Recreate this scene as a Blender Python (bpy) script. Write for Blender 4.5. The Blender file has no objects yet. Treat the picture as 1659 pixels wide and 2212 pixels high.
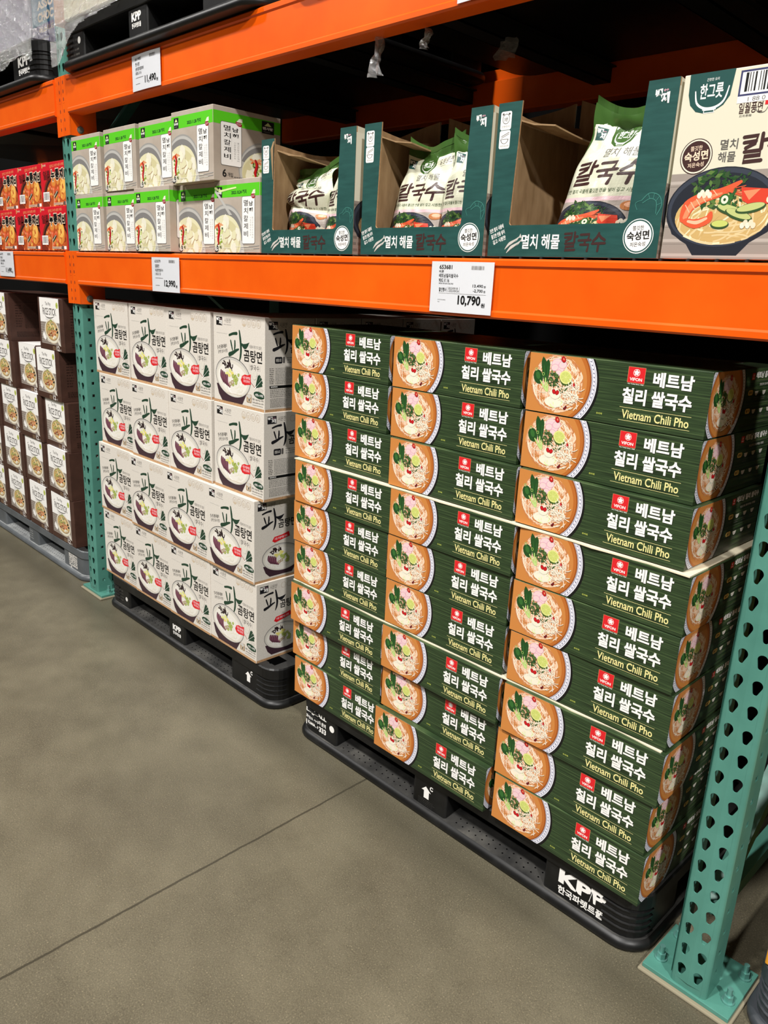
import bpy, bmesh, math, random
from mathutils import Vector, Matrix, noise
from mathutils.geometry import tessellate_polygon
S = bpy.context.scene
COL = S.collection
PI = math.pi

# ------------------------------------------------------------------ camera
def make_camera():
    yaw, pitch, roll = 0.78197, 0.28503, 0.04980
    cy, sy, cp, sp = math.cos(yaw), math.sin(yaw), math.cos(pitch), math.sin(pitch)
    f = Vector((-sy * cp, cy * cp, -sp)); r = Vector((cy, sy, 0)); u = r.cross(f)
    r2 = r * math.cos(roll) + u * math.sin(roll)
    u2 = -r * math.sin(roll) + u * math.cos(roll)
    cd = bpy.data.cameras.new('camera'); cd.sensor_fit = 'VERTICAL'; cd.sensor_height = 36.0
    cd.lens = 1678.43 * 36.0 / 2212.0; cd.clip_start = 0.05; cd.clip_end = 100
    co = bpy.data.objects.new('camera', cd); COL.objects.link(co)
    m = Matrix((r2, u2, -f)).transposed().to_4x4(); m.translation = Vector((3.1954, -1.3716, 1.3827))
    co.matrix_world = m
    S.camera = co
make_camera()

# ------------------------------------------------------------------ world, lamps, exposure
S.view_settings.view_transform = 'Standard'
S.view_settings.look = 'None'
S.view_settings.gamma = 1.0
S.view_settings.use_curve_mapping = False
S.view_settings.exposure = -1.5
W = bpy.data.worlds.new('world'); S.world = W; W.use_nodes = True
W.node_tree.nodes['Background'].inputs[0].default_value = (1.0, 0.97, 0.92, 1)
W.node_tree.nodes['Background'].inputs[1].default_value = 0.06
# high-bay lamps hung under the warehouse roof, in a row over the aisle
def bay_lamp(x, y, z, power, size=0.55):
    l = bpy.data.lights.new('high_bay_light', 'AREA'); l.shape = 'DISK'; l.size = size
    l.energy = power; l.color = (1.0, 0.972, 0.935)
    o = bpy.data.objects.new('high_bay_light', l); COL.objects.link(o)
    o.location = (x, y, z)
    return o
bay_lamp(9.6, -5.0, 8.6, 4300)
bay_lamp(1.6, -4.6, 8.6, 2300)
bay_lamp(-8.0, -5.0, 8.6, 2300)
bay_lamp(3.6, -7.6, 8.6, 1800)

# ------------------------------------------------------------------ materials
def lin(h):
    if isinstance(h, str):
        h = h.lstrip('#'); c = [int(h[i:i + 2], 16) / 255 for i in (0, 2, 4)]
    else:
        c = list(h)
    return tuple((v / 12.92 if v <= 0.04045 else ((v + 0.055) / 1.055) ** 2.4) for v in c) + (1,)
MATS = {}
def M(name, col=None, rough=0.5, metal=0.0, spec=0.5, coat=0.0):
    if name in MATS: return MATS[name]
    m = bpy.data.materials.new(name); m.use_nodes = True
    b = m.node_tree.nodes['Principled BSDF']
    b.inputs['Base Color'].default_value = lin(col); b.inputs['Roughness'].default_value = rough
    b.inputs['Metallic'].default_value = metal; b.inputs['Specular IOR Level'].default_value = spec
    b.inputs['Coat Weight'].default_value = coat
    MATS[name] = m
    return m
def nodes(m):
    return m.node_tree.nodes, m.node_tree.links, m.node_tree.nodes['Principled BSDF']
def ramp(N, L, src, stops):
    r = N.new('ShaderNodeValToRGB')
    e = r.color_ramp.elements
    while len(e) < len(stops): e.new(0.5)
    for i, (p, c) in enumerate(stops): e[i].position = p; e[i].color = lin(c) if not isinstance(c, tuple) else c
    L.new(src, r.inputs[0]); return r
def noise_tex(N, L, scale, detail=4, rough=0.55, vec=None, sc3=None, coord='Object'):
    t = N.new('ShaderNodeTexCoord'); src = t.outputs[coord]
    if sc3:
        mp = N.new('ShaderNodeMapping'); mp.inputs['Scale'].default_value = sc3; L.new(src, mp.inputs[0]); src = mp.outputs[0]
    n = N.new('ShaderNodeTexNoise'); n.inputs['Scale'].default_value = scale
    n.inputs['Detail'].default_value = detail; n.inputs['Roughness'].default_value = rough
    L.new(src, n.inputs['Vector']); return n
def grain(m, cols, scale=8, sc3=None, bump=0.0, detail=4, lo=.3, hi=.7, dist=.002):
    N, L, b = nodes(m)
    n = noise_tex(N, L, scale, detail, sc3=sc3)
    st = [(lo + (hi - lo) * i / (len(cols) - 1), c) for i, c in enumerate(cols)]
    r = ramp(N, L, n.outputs['Fac'], st); L.new(r.outputs[0], b.inputs['Base Color'])
    if bump:
        bp = N.new('ShaderNodeBump'); bp.inputs['Strength'].default_value = bump; bp.inputs['Distance'].default_value = dist
        L.new(n.outputs['Fac'], bp.inputs['Height']); L.new(bp.outputs[0], b.inputs['Normal'])
    return m

# printed board with fine horizontal dark green fibre streaks
M('green_print', '#2f4a29', .42)
grain(MATS['green_print'], ['#141c10', '#25361f', '#334729', '#4e603b'], 1.0, sc3=(6, 6, 300), detail=5, lo=.32, hi=.68)
M('white_board', '#d9d2c7', .6); grain(MATS['white_board'], ['#d2cbc0', '#dfd9d0'], 260, sc3=(1, 1, 1), detail=2)
M('beige_board', '#b3a698', .5); grain(MATS['beige_board'], ['#aa9d8f', '#bcb0a3'], 12)
M('red_board', '#d01828', .4)
M('brown_board', '#43291f', .5); grain(MATS['brown_board'], ['#3c241b', '#4b2f25'], 20)
M('teal_board', '#1f4d49', .45); grain(MATS['teal_board'], ['#1a4541', '#25544f'], 14, sc3=(1, 1, 6))
M('cream_board', '#ddd8c2', .5)
M('kraft', '#9b7d58', .8); grain(MATS['kraft'], ['#8c6f4c', '#a58762'], 60, sc3=(1, 1, .25))
M('kraft_edge', '#b58d64', .85); grain(MATS['kraft_edge'], ['#a67e56', '#c29b73'], 200)
M('pad_board', '#e6dcc0', .7)
M('orange_board', '#e09a28', .55); grain(MATS['orange_board'], ['#d58f1f', '#e8a537'], 30)
M('tan_board', '#c7a383', .6)
M('yellow_board', '#d9d2a6', .6)
# rack paint
M('orange_paint', '#f06000', .38, spec=.45); grain(MATS['orange_paint'], ['#e35400', '#ee6206'], 5, bump=.05)
M('teal_paint', '#4d8577', .4, spec=.4); grain(MATS['teal_paint'], ['#477d70', '#558e80'], 9, bump=.05)
M('dark_steel', '#1b1b1b', .55, metal=.2)
M('zinc', '#a9b3ad', .35, metal=.9)
M('teal_zinc', '#6fa79d', .4, metal=.5)
M('black_hole', '#050505', .9, spec=0)
# pallets
M('black_plastic', '#1a1a1a', .42, spec=.4); grain(MATS['black_plastic'], ['#0c0c0c', '#131313', '#1e1e1d'], 14, bump=.1, lo=.35, hi=.75)
M('worn_plastic', '#4a4a48', .38, spec=.5); grain(MATS['worn_plastic'], ['#242424', '#3d3c3a', '#5d5b56'], 12, bump=.1, lo=.3, hi=.75)
M('grey_plastic', '#55595c', .42, spec=.45); grain(MATS['grey_plastic'], ['#4a4e51', '#5d6164'], 9)
M('pale_plastic', '#8b8d8d', .42); grain(MATS['pale_plastic'], ['#77797a', '#9c9e9d'], 15)
M('slate_plastic', '#3d4045', .45); grain(MATS['slate_plastic'], ['#36393e', '#46494e'], 9)
M('dusty_top', '#2a2a2a', .5); grain(MATS['dusty_top'], ['#1c1c1c', '#3a3a39'], 12)
# inks
INKS = dict(white='#f4f2ee', black='#0e0e0e', cream='#ece6c8', ivory='#e6e2cf', yellow='#efe39a', dkgreen='#1d3d2b', lime='#b8c25a',
    red='#d81f26', dkred='#8e1418', maroon='#3f2523', grey='#8d8a86', ltgrey='#c9c5be', mid='#5b5754', navy='#3a3d66', rim='#e3e2ec', gold='#d9b865',
    soup='#b8692a', soupd='#964c16', soupl='#c98240', n1='#f3d9bd', n2='#eec6a4', n3='#dc9a6c', n4='#f7e8d2', n5='#c67f4b',
    bok='#1f4a1e', bok2='#33682c', stem='#a9cc6b', stem2='#dbe8a4', herb='#33502a', herb2='#5b7a3a', limef='#dfe08a', limed='#c7cf6e', limer='#3d5a1c',
    onion='#ecc9cf', onion2='#d9a3b2', sprout='#f6efdc', chili='#c3151c', chilid='#6b1013',
    broth='#ddd8cc', broth2='#eae6dd', bowlp='#3c2730', bowlg='#9a9894', bowlg2='#7f7d7b', bowll='#b9b7b2', beefd='#5b3140', beef='#8a5566', seaw='#2c1d1f', egg='#e5d77a', leek='#8fa23f', leek2='#bfc77e',
    dough='#ded9b3', dough2='#cfc79a', dough3='#ece8cf', carrot='#d9622c', zuc='#7f9a3c', kgreen='#58c81e', blackish='#1a1a1f',
    dkbowl='#20242e', dkbowl2='#363c49', noodle='#e0c794', noodle2='#cdab6c', noodle3='#efe0b8', shrimp='#dd5a36', shrimp2='#ef8d62', shrimp3='#f7bd9a', tomato='#d8402a', wood='#9c9188', wood2='#80766e', wood3='#b8ada4',
    brothr='#7a2a12', chick='#d88a3a', chick2='#efb95a', chick3='#b4511f', pot='#2a1512', tan='#a58a6a', bag='#dfe0c8', bagg='#3d5f2a', brownd='#2b1710', label='#e4e2da', tteal='#1f4d49', blue='#2f5f86', purple='#4a3f6e', choc='#c9b8a0')
def ink(n):
    k = 'ink_' + n
    return MATS[k] if k in MATS else M(k, INKS[n], .45)

# ------------------------------------------------------------------ mesh builder
class MB:
    def __init__(s): s.v = []; s.f = []; s.m = []; s.mats = []; s.sm = []
    def mi(s, m):
        if m not in s.mats: s.mats.append(m)
        return s.mats.index(m)
    def add(s, vs, fs, m, smooth=False):
        o = len(s.v); s.v += [tuple(v) for v in vs]; k = s.mi(m)
        for f in fs: s.f.append(tuple(i + o for i in f)); s.m.append(k); s.sm.append(smooth)
    def box(s, x0, y0, z0, x1, y1, z1, m, bev=0, seg=2):
        if bev:
            bm = bmesh.new(); bmesh.ops.create_cube(bm, size=1)
            bmesh.ops.scale(bm, vec=(x1 - x0, y1 - y0, z1 - z0), verts=bm.verts)
            bmesh.ops.translate(bm, vec=((x0 + x1) / 2, (y0 + y1) / 2, (z0 + z1) / 2), verts=bm.verts)
            bmesh.ops.bevel(bm, geom=bm.edges[:], offset=bev, segments=seg, affect='EDGES', profile=.5)
            s.bm(bm, m, False); return
        V = [(x0, y0, z0), (x1, y0, z0), (x1, y1, z0), (x0, y1, z0), (x0, y0, z1), (x1, y0, z1), (x1, y1, z1), (x0, y1, z1)]
        s.add(V, [(3, 2, 1, 0), (4, 5, 6, 7), (0, 1, 5, 4), (1, 2, 6, 5), (2, 3, 7, 6), (3, 0, 4, 7)], m)
    def bm(s, bm, m, smooth=False):
        bm.verts.index_update(); bm.verts.ensure_lookup_table()
        s.add([v.co[:] for v in bm.verts], [[v.index for v in f.verts] for f in bm.faces], m, smooth); bm.free()
    def loft(s, loops, m, cap0=True, cap1=True, smooth=False, closed=True):
        n = len(loops[0]); vs = [p for l in loops for p in l]; fs = []
        for i in range(len(loops) - 1):
            for j in range(n if closed else n - 1):
                k = (j + 1) % n
                fs.append((i * n + j, i * n + k, (i + 1) * n + k, (i + 1) * n + j))
        if cap0: fs.append(tuple(range(n - 1, -1, -1)))
        if cap1: fs.append(tuple(range((len(loops) - 1) * n, len(loops) * n)))
        s.add(vs, fs, m, smooth)
    def cyl(s, p0, p1, r0, m, r1=None, n=16, smooth=True):
        r1 = r0 if r1 is None else r1
        a = Vector(p0); b = Vector(p1); d = (b - a).normalized()
        t = d.orthogonal().normalized(); w = d.cross(t)
        L = [[(c + (t * math.cos(2 * PI * i / n) + w * math.sin(2 * PI * i / n)) * r)[:] for i in range(n)] for c, r in ((a, r0), (b, r1))]
        s.loft(L, m, smooth=False)
    def art(s, A, F, maxe=None, mirror=False):
        vs = []; fs = {}
        for tri, mat in A.t:
            tl = [tri]
            if maxe:
                out = []
                st = [tri]
                while st:
                    q = st.pop()
                    n = len(q)
                    if n > 3:
                        for i in range(1, n - 1): st.append([q[0], q[i], q[i + 1]])
                        continue
                    e = [math.dist(q[i][:2], q[(i + 1) % 3][:2]) for i in range(3)]
                    k = max(range(3), key=lambda i: e[i])
                    if e[k] <= maxe: out.append(q); continue
                    a, b, c = q[k], q[(k + 1) % 3], q[(k + 2) % 3]
                    mm = tuple((a[i] + b[i]) / 2 for i in range(3))
                    st.append([a, mm, c]); st.append([mm, b, c])
                tl = out
            for q in tl:
                o = len(vs)
                vs += [F(p[0] * .001, p[1] * .001, p[2]) for p in q]
                fs.setdefault(mat, []).append(tuple(range(o, o + len(q))))
        o = len(s.v); s.v += [tuple(v) for v in vs]
        for mat, L in fs.items():
            k = s.mi(ink(mat) if isinstance(mat, str) else mat)
            for f in L: s.f.append(tuple(i + o for i in f)); s.m.append(k); s.sm.append(False)
    def art_grid(s, A, F, x1, y1, cell):
        """artwork laid on a curved sheet: every piece is cut along one triangle grid, so all layers follow the same facets"""
        nx, ny = int(math.ceil(x1 / cell)), int(math.ceil(y1 / cell)); G = {}
        def g(i, j):
            if (i, j) not in G: G[(i, j)] = Vector(F(min(i * cell, x1) * .001, min(j * cell, y1) * .001, 0))
            return G[(i, j)]
        def cut(P, f):
            Q = []
            for i in range(len(P)):
                a, b = P[i], P[(i + 1) % len(P)]; da, db = f(a), f(b)
                if da >= 0: Q.append(a)
                if (da >= 0) != (db >= 0): t = da / (da - db); Q.append((a[0] + (b[0] - a[0]) * t, a[1] + (b[1] - a[1]) * t))
            return Q
        for tri, mat in A.t:
            h = tri[0][2]; P0 = [(p[0], p[1]) for p in tri]; vs = []; fs = []
            i0, i1 = max(0, int(min(p[0] for p in P0) / cell)), min(nx - 1, int(max(p[0] for p in P0) / cell)); j0, j1 = max(0, int(min(p[1] for p in P0) / cell)), min(ny - 1, int(max(p[1] for p in P0) / cell))
            for i in range(i0, i1 + 1):
                Pc = P0 if i0 == i1 else cut(cut(P0, lambda p: p[0] - i * cell), lambda p: (i + 1) * cell - p[0])
                if len(Pc) < 3: continue
                for j in range(j0, j1 + 1):
                    Q = Pc if j0 == j1 else cut(cut(Pc, lambda p: p[1] - j * cell), lambda p: (j + 1) * cell - p[1])
                    if len(Q) < 3: continue
                    a, b, c, d = g(i, j), g(i + 1, j), g(i + 1, j + 1), g(i, j + 1)
                    for up_ in (0, 1):
                        dd = lambda p: ((p[0] / cell - i) - (p[1] / cell - j)) * (-1 if up_ else 1)
                        T = cut(Q, dd)
                        if len(T) < 3: continue
                        o = len(vs)
                        nn = ((b - a).cross(c - a) if not up_ else (c - a).cross(d - a)); nn = nn.normalized() if nn.length > 0 else Vector((0, -1, 0))
                        for p in T:
                            u, v = p[0] / cell - i, p[1] / cell - j
                            q = (a + (b - a) * u + (c - b) * v) if not up_ else (a + (d - a) * v + (c - d) * u)
                            vs.append((q + nn * h)[:])
                        fs.append(tuple(range(o, o + len(T))))
            if fs: s.add(vs, fs, ink(mat) if isinstance(mat, str) else mat)
    def mesh(s, name):
        me = bpy.data.meshes.new(name); me.from_pydata(s.v, [], s.f); 
        for m in s.mats: me.materials.append(m)
        me.polygons.foreach_set('material_index', s.m); me.polygons.foreach_set('use_smooth', s.sm); me.update()
        return me
    def build(s, name, parent=None, loc=None):
        o = bpy.data.objects.new(name, s.mesh(name)); COL.objects.link(o)
        if parent: o.parent = parent
        if loc: o.location = loc
        return o
def tag(o, label, cat, group=None, kind=None):
    o['label'] = label; o['category'] = cat
    if group: o['group'] = group
    o['kind'] = kind or 'thing'
    return o
def empty(name, loc, label, cat, group=None):
    o = bpy.data.objects.new(name, None); COL.objects.link(o); o.location = loc; o.empty_display_size = .05
    return tag(o, label, cat, group)
def copy_tree(o, parent=None):
    c = o.copy(); COL.objects.link(c)
    if parent: c.parent = parent
    for ch in [k for k in o.children]: copy_tree(ch, c)
    return c

# ------------------------------------------------------------------ flat print artwork (millimetres on a face)
def _text_src(body, bold, shear):
    cu = bpy.data.curves.new('lettering', 'FONT'); cu.body = body; cu.size = 1; cu.resolution_u = 3; cu.fill_mode = 'FRONT'
    cu.offset = bold; cu.shear = shear
    ob = bpy.data.objects.new('lettering', cu); COL.objects.link(ob)
    dg = bpy.context.evaluated_depsgraph_get(); ev = ob.evaluated_get(dg); me = ev.to_mesh()
    vs = [(v.co.x, v.co.y) for v in me.vertices]; fs = [tuple(p.vertices) for p in me.polygons]
    ev.to_mesh_clear(); bpy.data.objects.remove(ob); bpy.data.curves.remove(cu)
    return vs, fs
TXT = {}
def text_src(body, bold=0.0, shear=0.0):
    k = (body, bold, shear)
    if k not in TXT: TXT[k] = _text_src(*k)
    return TXT[k]
class Art:
    STEP = 0.0000025
    def __init__(s, x0, y0, x1, y1, seed=1, h0=.00012):
        s.c = (x0, y0, x1, y1); s.t = []; s.h = h0; s.T = [Matrix.Identity(3)]; s.rnd = random.Random(seed)
    def push(s, ox=0, oy=0, sx=1, sy=None, rot=0):
        sy = sx if sy is None else sy; c, n = math.cos(rot), math.sin(rot)
        s.T.append(s.T[-1] @ Matrix(((c * sx, -n * sy, ox), (n * sx, c * sy, oy), (0, 0, 1))))
    def pop(s): s.T.pop()
    def up(s): s.h += s.STEP
    def base(s, k=6): s.h = .00012 + k * s.STEP        # print elsewhere on the face starts from the bottom layer again
    def raw(s, pts, mat):
        x0, y0, x1, y1 = s.c; m = s.T[-1]
        P = [(m[0][0] * x + m[0][1] * y + m[0][2], m[1][0] * x + m[1][1] * y + m[1][2]) for x, y in pts]
        if max(p[0] for p in P) <= x0 or min(p[0] for p in P) >= x1 or max(p[1] for p in P) <= y0 or min(p[1] for p in P) >= y1: return
        for ax, lim, sg in ((0, x0, 1), (0, x1, -1), (1, y0, 1), (1, y1, -1)):
            if all((p[ax] - lim) * sg >= 0 for p in P): continue
            Q = []
            for i in range(len(P)):
                a, b = P[i], P[(i + 1) % len(P)]; da, db = (a[ax] - lim) * sg, (b[ax] - lim) * sg
                if da >= 0: Q.append(a)
                if (da >= 0) != (db >= 0):
                    t = da / (da - db); Q.append((a[0] + (b[0] - a[0]) * t, a[1] + (b[1] - a[1]) * t))
            P = Q
            if len(P) < 3: return
        ar = sum(P[i][0] * P[(i + 1) % len(P)][1] - P[(i + 1) % len(P)][0] * P[i][1] for i in range(len(P)))
        if abs(ar) < 1e-7: return
        if ar < 0: P.reverse()
        s.t.append(([(x, y, s.h) for x, y in P], mat))
    def poly(s, pts, mat):
        s.up()
        tr = tessellate_polygon([[Vector((x, y, 0)) for x, y in pts]])
        for t in tr: s.raw([pts[i] for i in t], mat)
    def rect(s, x0, y0, x1, y1, mat): s.up(); s.raw([(x0, y0), (x1, y0), (x1, y1), (x0, y1)], mat)
    def rrect(s, x0, y0, x1, y1, r, mat, n=5):
        P = []
        for cx, cy, a in ((x1 - r, y1 - r, 0), (x0 + r, y1 - r, 90), (x0 + r, y0 + r, 180), (x1 - r, y0 + r, 270)):
            P += [(cx + r * math.cos(math.radians(a + 90 * i / n)), cy + r * math.sin(math.radians(a + 90 * i / n))) for i in range(n + 1)]
        s.up(); s.raw(P, mat)
    def ell(s, cx, cy, rx, ry, mat, rot=0, n=28, a0=0, a1=360):
        c, q = math.cos(rot), math.sin(rot); P = []
        full = (a1 - a0) >= 360
        for i in range(n if full else n + 1):
            a = math.radians(a0 + (a1 - a0) * i / n); x, y = rx * math.cos(a), ry * math.sin(a)
            P.append((cx + x * c - y * q, cy + x * q + y * c))
        s.up(); s.raw(P, mat)
    def ring(s, cx, cy, rx, ry, w, mat, rot=0, n=40, a0=0, a1=360):
        c, q = math.cos(rot), math.sin(rot); s.up()
        def pt(a, d):
            x, y = (rx - d) * math.cos(a), (ry - d) * math.sin(a); return (cx + x * c - y * q, cy + x * q + y * c)
        for i in range(n):
            a, b = math.radians(a0 + (a1 - a0) * i / n), math.radians(a0 + (a1 - a0) * (i + 1) / n)
            s.raw([pt(a, w), pt(a, 0), pt(b, 0), pt(b, w)], mat)
    def curve(s, pts, n=5):
        if len(pts) < 3: return pts
        P = [pts[0]] + list(pts) + [pts[-1]]; out = []
        for i in range(1, len(P) - 2):
            for k in range(n):
                t = k / n; o = []
                for d in (0, 1):
                    a, b, c, e = P[i - 1][d], P[i][d], P[i + 1][d], P[i + 2][d]
                    o.append(.5 * ((2 * b) + (-a + c) * t + (2 * a - 5 * b + 4 * c - e) * t * t + (-a + 3 * b - 3 * c + e) * t ** 3))
                out.append(tuple(o))
        out.append(pts[-1]); return out
    def stroke(s, pts, w, mat, n=5, cap=True, smooth=True):
        P = s.curve(pts, n) if smooth else list(pts)
        k = len(P); ws = [w] * k if not isinstance(w, (list, tuple)) else [w[min(int(i / (k - 1) * (len(w) - 1)), len(w) - 2)] * (1 - (i / (k - 1) * (len(w) - 1) - min(int(i / (k - 1) * (len(w) - 1)), len(w) - 2))) + w[min(int(i / (k - 1) * (len(w) - 1)), len(w) - 2) + 1] * (i / (k - 1) * (len(w) - 1) - min(int(i / (k - 1) * (len(w) - 1)), len(w) - 2)) for i in range(k)]
        L = []; R = []
        for i in range(k):
            a, b = P[max(i - 1, 0)], P[min(i + 1, k - 1)]; dx, dy = b[0] - a[0], b[1] - a[1]; l = math.hypot(dx, dy) or 1
            nx, ny = -dy / l * ws[i] / 2, dx / l * ws[i] / 2
            L.append((P[i][0] + nx, P[i][1] + ny)); R.append((P[i][0] - nx, P[i][1] - ny))
        s.up()
        for i in range(k - 1):
            if not smooth: s.up()
            s.raw([R[i], R[i + 1], L[i + 1], L[i]], mat)
        if cap:
            s.up()
            for i in (0, k - 1):
                if ws[i] > .3: s.raw([(P[i][0] + ws[i] / 2 * math.cos(j * PI / 4), P[i][1] + ws[i] / 2 * math.sin(j * PI / 4)) for j in range(8)], mat)
    def line(s, x0, y0, x1, y1, w, mat): s.stroke([(x0, y0), (x1, y1)], w, mat, smooth=False, cap=False)
    def text(s, body, x0, y0, x1, y1, mat, bold=0.0, shear=0.0, fit=True, align='l'):
        """lettering fitted into the rectangle (fit=False keeps the proportions at the height given)"""
        vs, fs = text_src(body, bold, shear)
        if not vs: return
        ax, bx = min(v[0] for v in vs), max(v[0] for v in vs); ay, by = min(v[1] for v in vs), max(v[1] for v in vs)
        ky = (y1 - y0) / max(by - ay, 1e-6); kx = (x1 - x0) / max(bx - ax, 1e-6) if fit else ky
        if not fit and align == 'c': x0 = (x0 + x1) / 2 - (bx - ax) * kx / 2
        s.up()
        for f in fs: s.raw([(x0 + (vs[i][0] - ax) * kx, y0 + (vs[i][1] - ay) * ky) for i in f], mat)
    def greek(s, x0, y0, x1, y1, rows, mat, cols=1):
        """rows of unreadably small print"""
        for r in range(rows):
            y = y1 - (y1 - y0) * (r + .5) / rows; h = (y1 - y0) / rows * .42; x = x0
            end = x1 - s.rnd.random() * (x1 - x0) * .25
            while x < end:
                l = s.rnd.uniform(1.5, 6) * max(.4, h / 2); s.rect(x, y - h / 2, min(x + l, end), y + h / 2, mat); x += l + h * .7
    def barcode(s, x0, y0, x1, y1, mat='black'):
        x = x0
        while x < x1 - .3:
            w = s.rnd.choice((.25, .25, .5, .75)) * (x1 - x0) / 22; s.rect(x, y0, min(x + w, x1), y1, mat); x += w + s.rnd.choice((.3, .5, .8)) * (x1 - x0) / 22

# ------------------------------------------------------------------ printed pictures
def tangle(A, cx, cy, rx, ry, n, cols, w=(1.2, 2.2), ln=(25, 60), swirl=1.0, jit=.5):
    R = A.rnd
    for i in range(n):
        r = math.sqrt(R.random()); a = R.random() * 2 * PI
        x, y = cx + rx * r * math.cos(a), cy + ry * r * math.sin(a)
        d = a + PI / 2 * swirl + R.uniform(-jit, jit); k = R.uniform(-.05, .05); P = []
        L = R.uniform(*ln)
        for q in range(6):
            P.append((x, y)); x += math.cos(d) * L / 5; y += math.sin(d) * L / 5
            ex, ey = (x - cx) / rx, (y - cy) / ry
            if ex * ex + ey * ey > .95:
                x, y = cx + rx * ex / math.hypot(ex, ey) * .97, cy + ry * ey / math.hypot(ex, ey) * .97
                d = math.atan2(ey * ry, ex * rx) + PI / 2 * (1 if math.sin(d - a) > 0 else -1)
            d += k * L / 5
        A.stroke(P, R.uniform(*w), R.choice(cols), n=3, cap=False)
def leafy(A, cx, cy, r, n, cols, size=7):
    R = A.rnd
    for i in range(n):
        a = R.random() * 2 * PI; d = r * math.sqrt(R.random()); x, y = cx + d * math.cos(a), cy + d * math.sin(a); b = R.random() * 2 * PI
        l = R.uniform(.6, 1) * size; c = R.choice(cols)
        A.poly([(x, y), (x + l * .5 * math.cos(b + .5), y + l * .5 * math.sin(b + .5)), (x + l * math.cos(b), y + l * math.sin(b)), (x + l * .5 * math.cos(b - .5), y + l * .5 * math.sin(b - .5))], c)
def pho_bowl(A, cx=55, cy=70, rx=109, ry=103):
    """the bowl of pho printed round the corner of the green cartons (mm)"""
    R = A.rnd
    A.ell(cx + 2, cy - 2, rx + 3, ry + 2.5, 'black', n=72)
    A.ell(cx, cy, rx, ry, 'rim', n=72)
    A.ring(cx, cy, rx - 2.5, ry - 2.5, .7, 'navy', n=72)
    A.ring(cx, cy, rx - 9.6, ry - 9.6, .8, 'navy', n=72); A.ring(cx, cy, rx - 11.2, ry - 11.2, .5, 'navy', n=72)
    for i in range(76):
        a = 2 * PI * i / 76; x, y = cx + (rx - 6.2) * math.cos(a), cy + (ry - 6.2) * math.sin(a)
        A.ell(x, y, .9, 2.2, 'navy', rot=a + .6, n=7)
    A.ell(cx, cy, rx - 12, ry - 12, 'soupd', n=60); A.ell(cx - 1, cy - .5, rx - 14, ry - 14, 'soup', n=60); A.ell(cx - 2, cy - 2, rx - 20, ry - 20, 'soupl', n=52)
    A.ell(72, 64, 60, 58, 'n2', n=44)
    A.rnd = random.Random(5)
    tangle(A, 72, 64, 63, 60, 110, ['n1', 'n2', 'n3', 'n5', 'soupl', 'n5'], (1.2, 3), (30, 90))
    tangle(A, 70, 64, 58, 55, 110, ['n1', 'n4', 'n2', 'n4', 'n3'], (.9, 2.0), (25, 70), jit=.7)
    # pale cabbage at the foot of the heap
    A.ell(72, 26, 22, 11, 'n4', rot=.1); tangle(A, 70, 26, 22, 11, 16, ['stem2', 'n4', 'ivory'], (1.5, 3), (15, 26))
    # shallot rings
    for x, y, r in ((68, 104, 13), (76, 95, 11), (64, 96, 9), (82, 103, 10), (74, 86, 8)):
        A.ell(x, y, r, r * .8, 'onion', rot=.3); A.ring(x, y, r, r * .8, 1.1, 'onion2', rot=.3, n=22); A.ring(x, y, r * .66, r * .53, .8, 'n1', rot=.3, n=18)
    # bok choy
    for tip, base, w in (((34, 114), (45, 62), 13), ((47, 110), (48, 66), 11)):
        A.stroke([tip, ((tip[0] + base[0]) / 2 - 1, (tip[1] + base[1]) / 2 + 8), base], [2, w, w, 3], 'bok')
        A.stroke([((tip[0] * .7 + base[0] * .3), (tip[1] * .7 + base[1] * .3)), base], [.8, 2], 'bok2')
    A.ell(26, 73, 11.5, 15, 'bok', rot=.4); A.ell(25, 76, 5, 8, 'bok2', rot=.4)
    for P in ([(44, 72), (46, 56), (50, 47)], [(32, 66), (42, 54), (49, 46)], [(50, 66), (51, 54), (52, 46)]): A.stroke(P, [2.6, 4, 3], 'stem'); A.stroke(P, [.7, 1.2], 'stem2')
    # herbs
    leafy(A, 64, 71, 13, 60, ['herb', 'herb2', 'bok', 'herb'], 9); leafy(A, 88, 58, 14, 44, ['herb', 'bok', 'herb2', 'n2'], 7)
    # lime half
    A.ell(93, 77, 15.5, 14.5, 'limer', rot=-.5, a0=195, a1=378, n=26); A.ell(92.3, 79, 14.6, 13.2, 'limef', rot=-.35); A.ell(92.3, 79, 12, 10.6, 'limed', rot=-.35)
    for i in range(7):
        a = i * PI / 3.5; A.line(92.3, 79, 92.3 + 12 * math.cos(a), 79 + 10.6 * math.sin(a), .7, 'limef')
    # white ring with chilli slices, sprouts
    A.ell(71, 43, 13, 11, 'n4'); A.ring(71, 43, 13, 11, 2.2, 'ivory', n=24)
    for x, y, a in ((68, 47, .5), (76, 46, -.5)): A.ell(x, y, 4.3, 5.6, 'chilid', rot=a); A.ell(x, y, 3.4, 4.7, 'chili', rot=a)
    A.ell(83, 114, 5, 6.6, 'chilid', rot=.5); A.ell(83, 114, 4.2, 5.8, 'chili', rot=.5); A.ell(83.4, 114.5, 1.5, 2.4, 'n3', rot=.5)
    A.ell(112, 64, 4, 5.5, 'chilid', rot=-.2); A.ell(112, 64.4, 3, 4.4, 'chili', rot=-.2); A.ell(98, 18, 3.5, 5, 'chilid', rot=-.6)
    for i in range(46):
        x, y = R.uniform(80, 126), R.uniform(14, 60); a = R.uniform(-1.2, 2.2); l = R.uniform(10, 22)
        A.stroke([(x, y), (x + l * .5 * math.cos(a), y + l * .5 * math.sin(a)), (x + l * math.cos(a + .3), y + l * math.sin(a + .3))], R.uniform(1, 1.8), R.choice(['sprout', 'n4', 'ivory']), n=2, cap=False)
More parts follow.
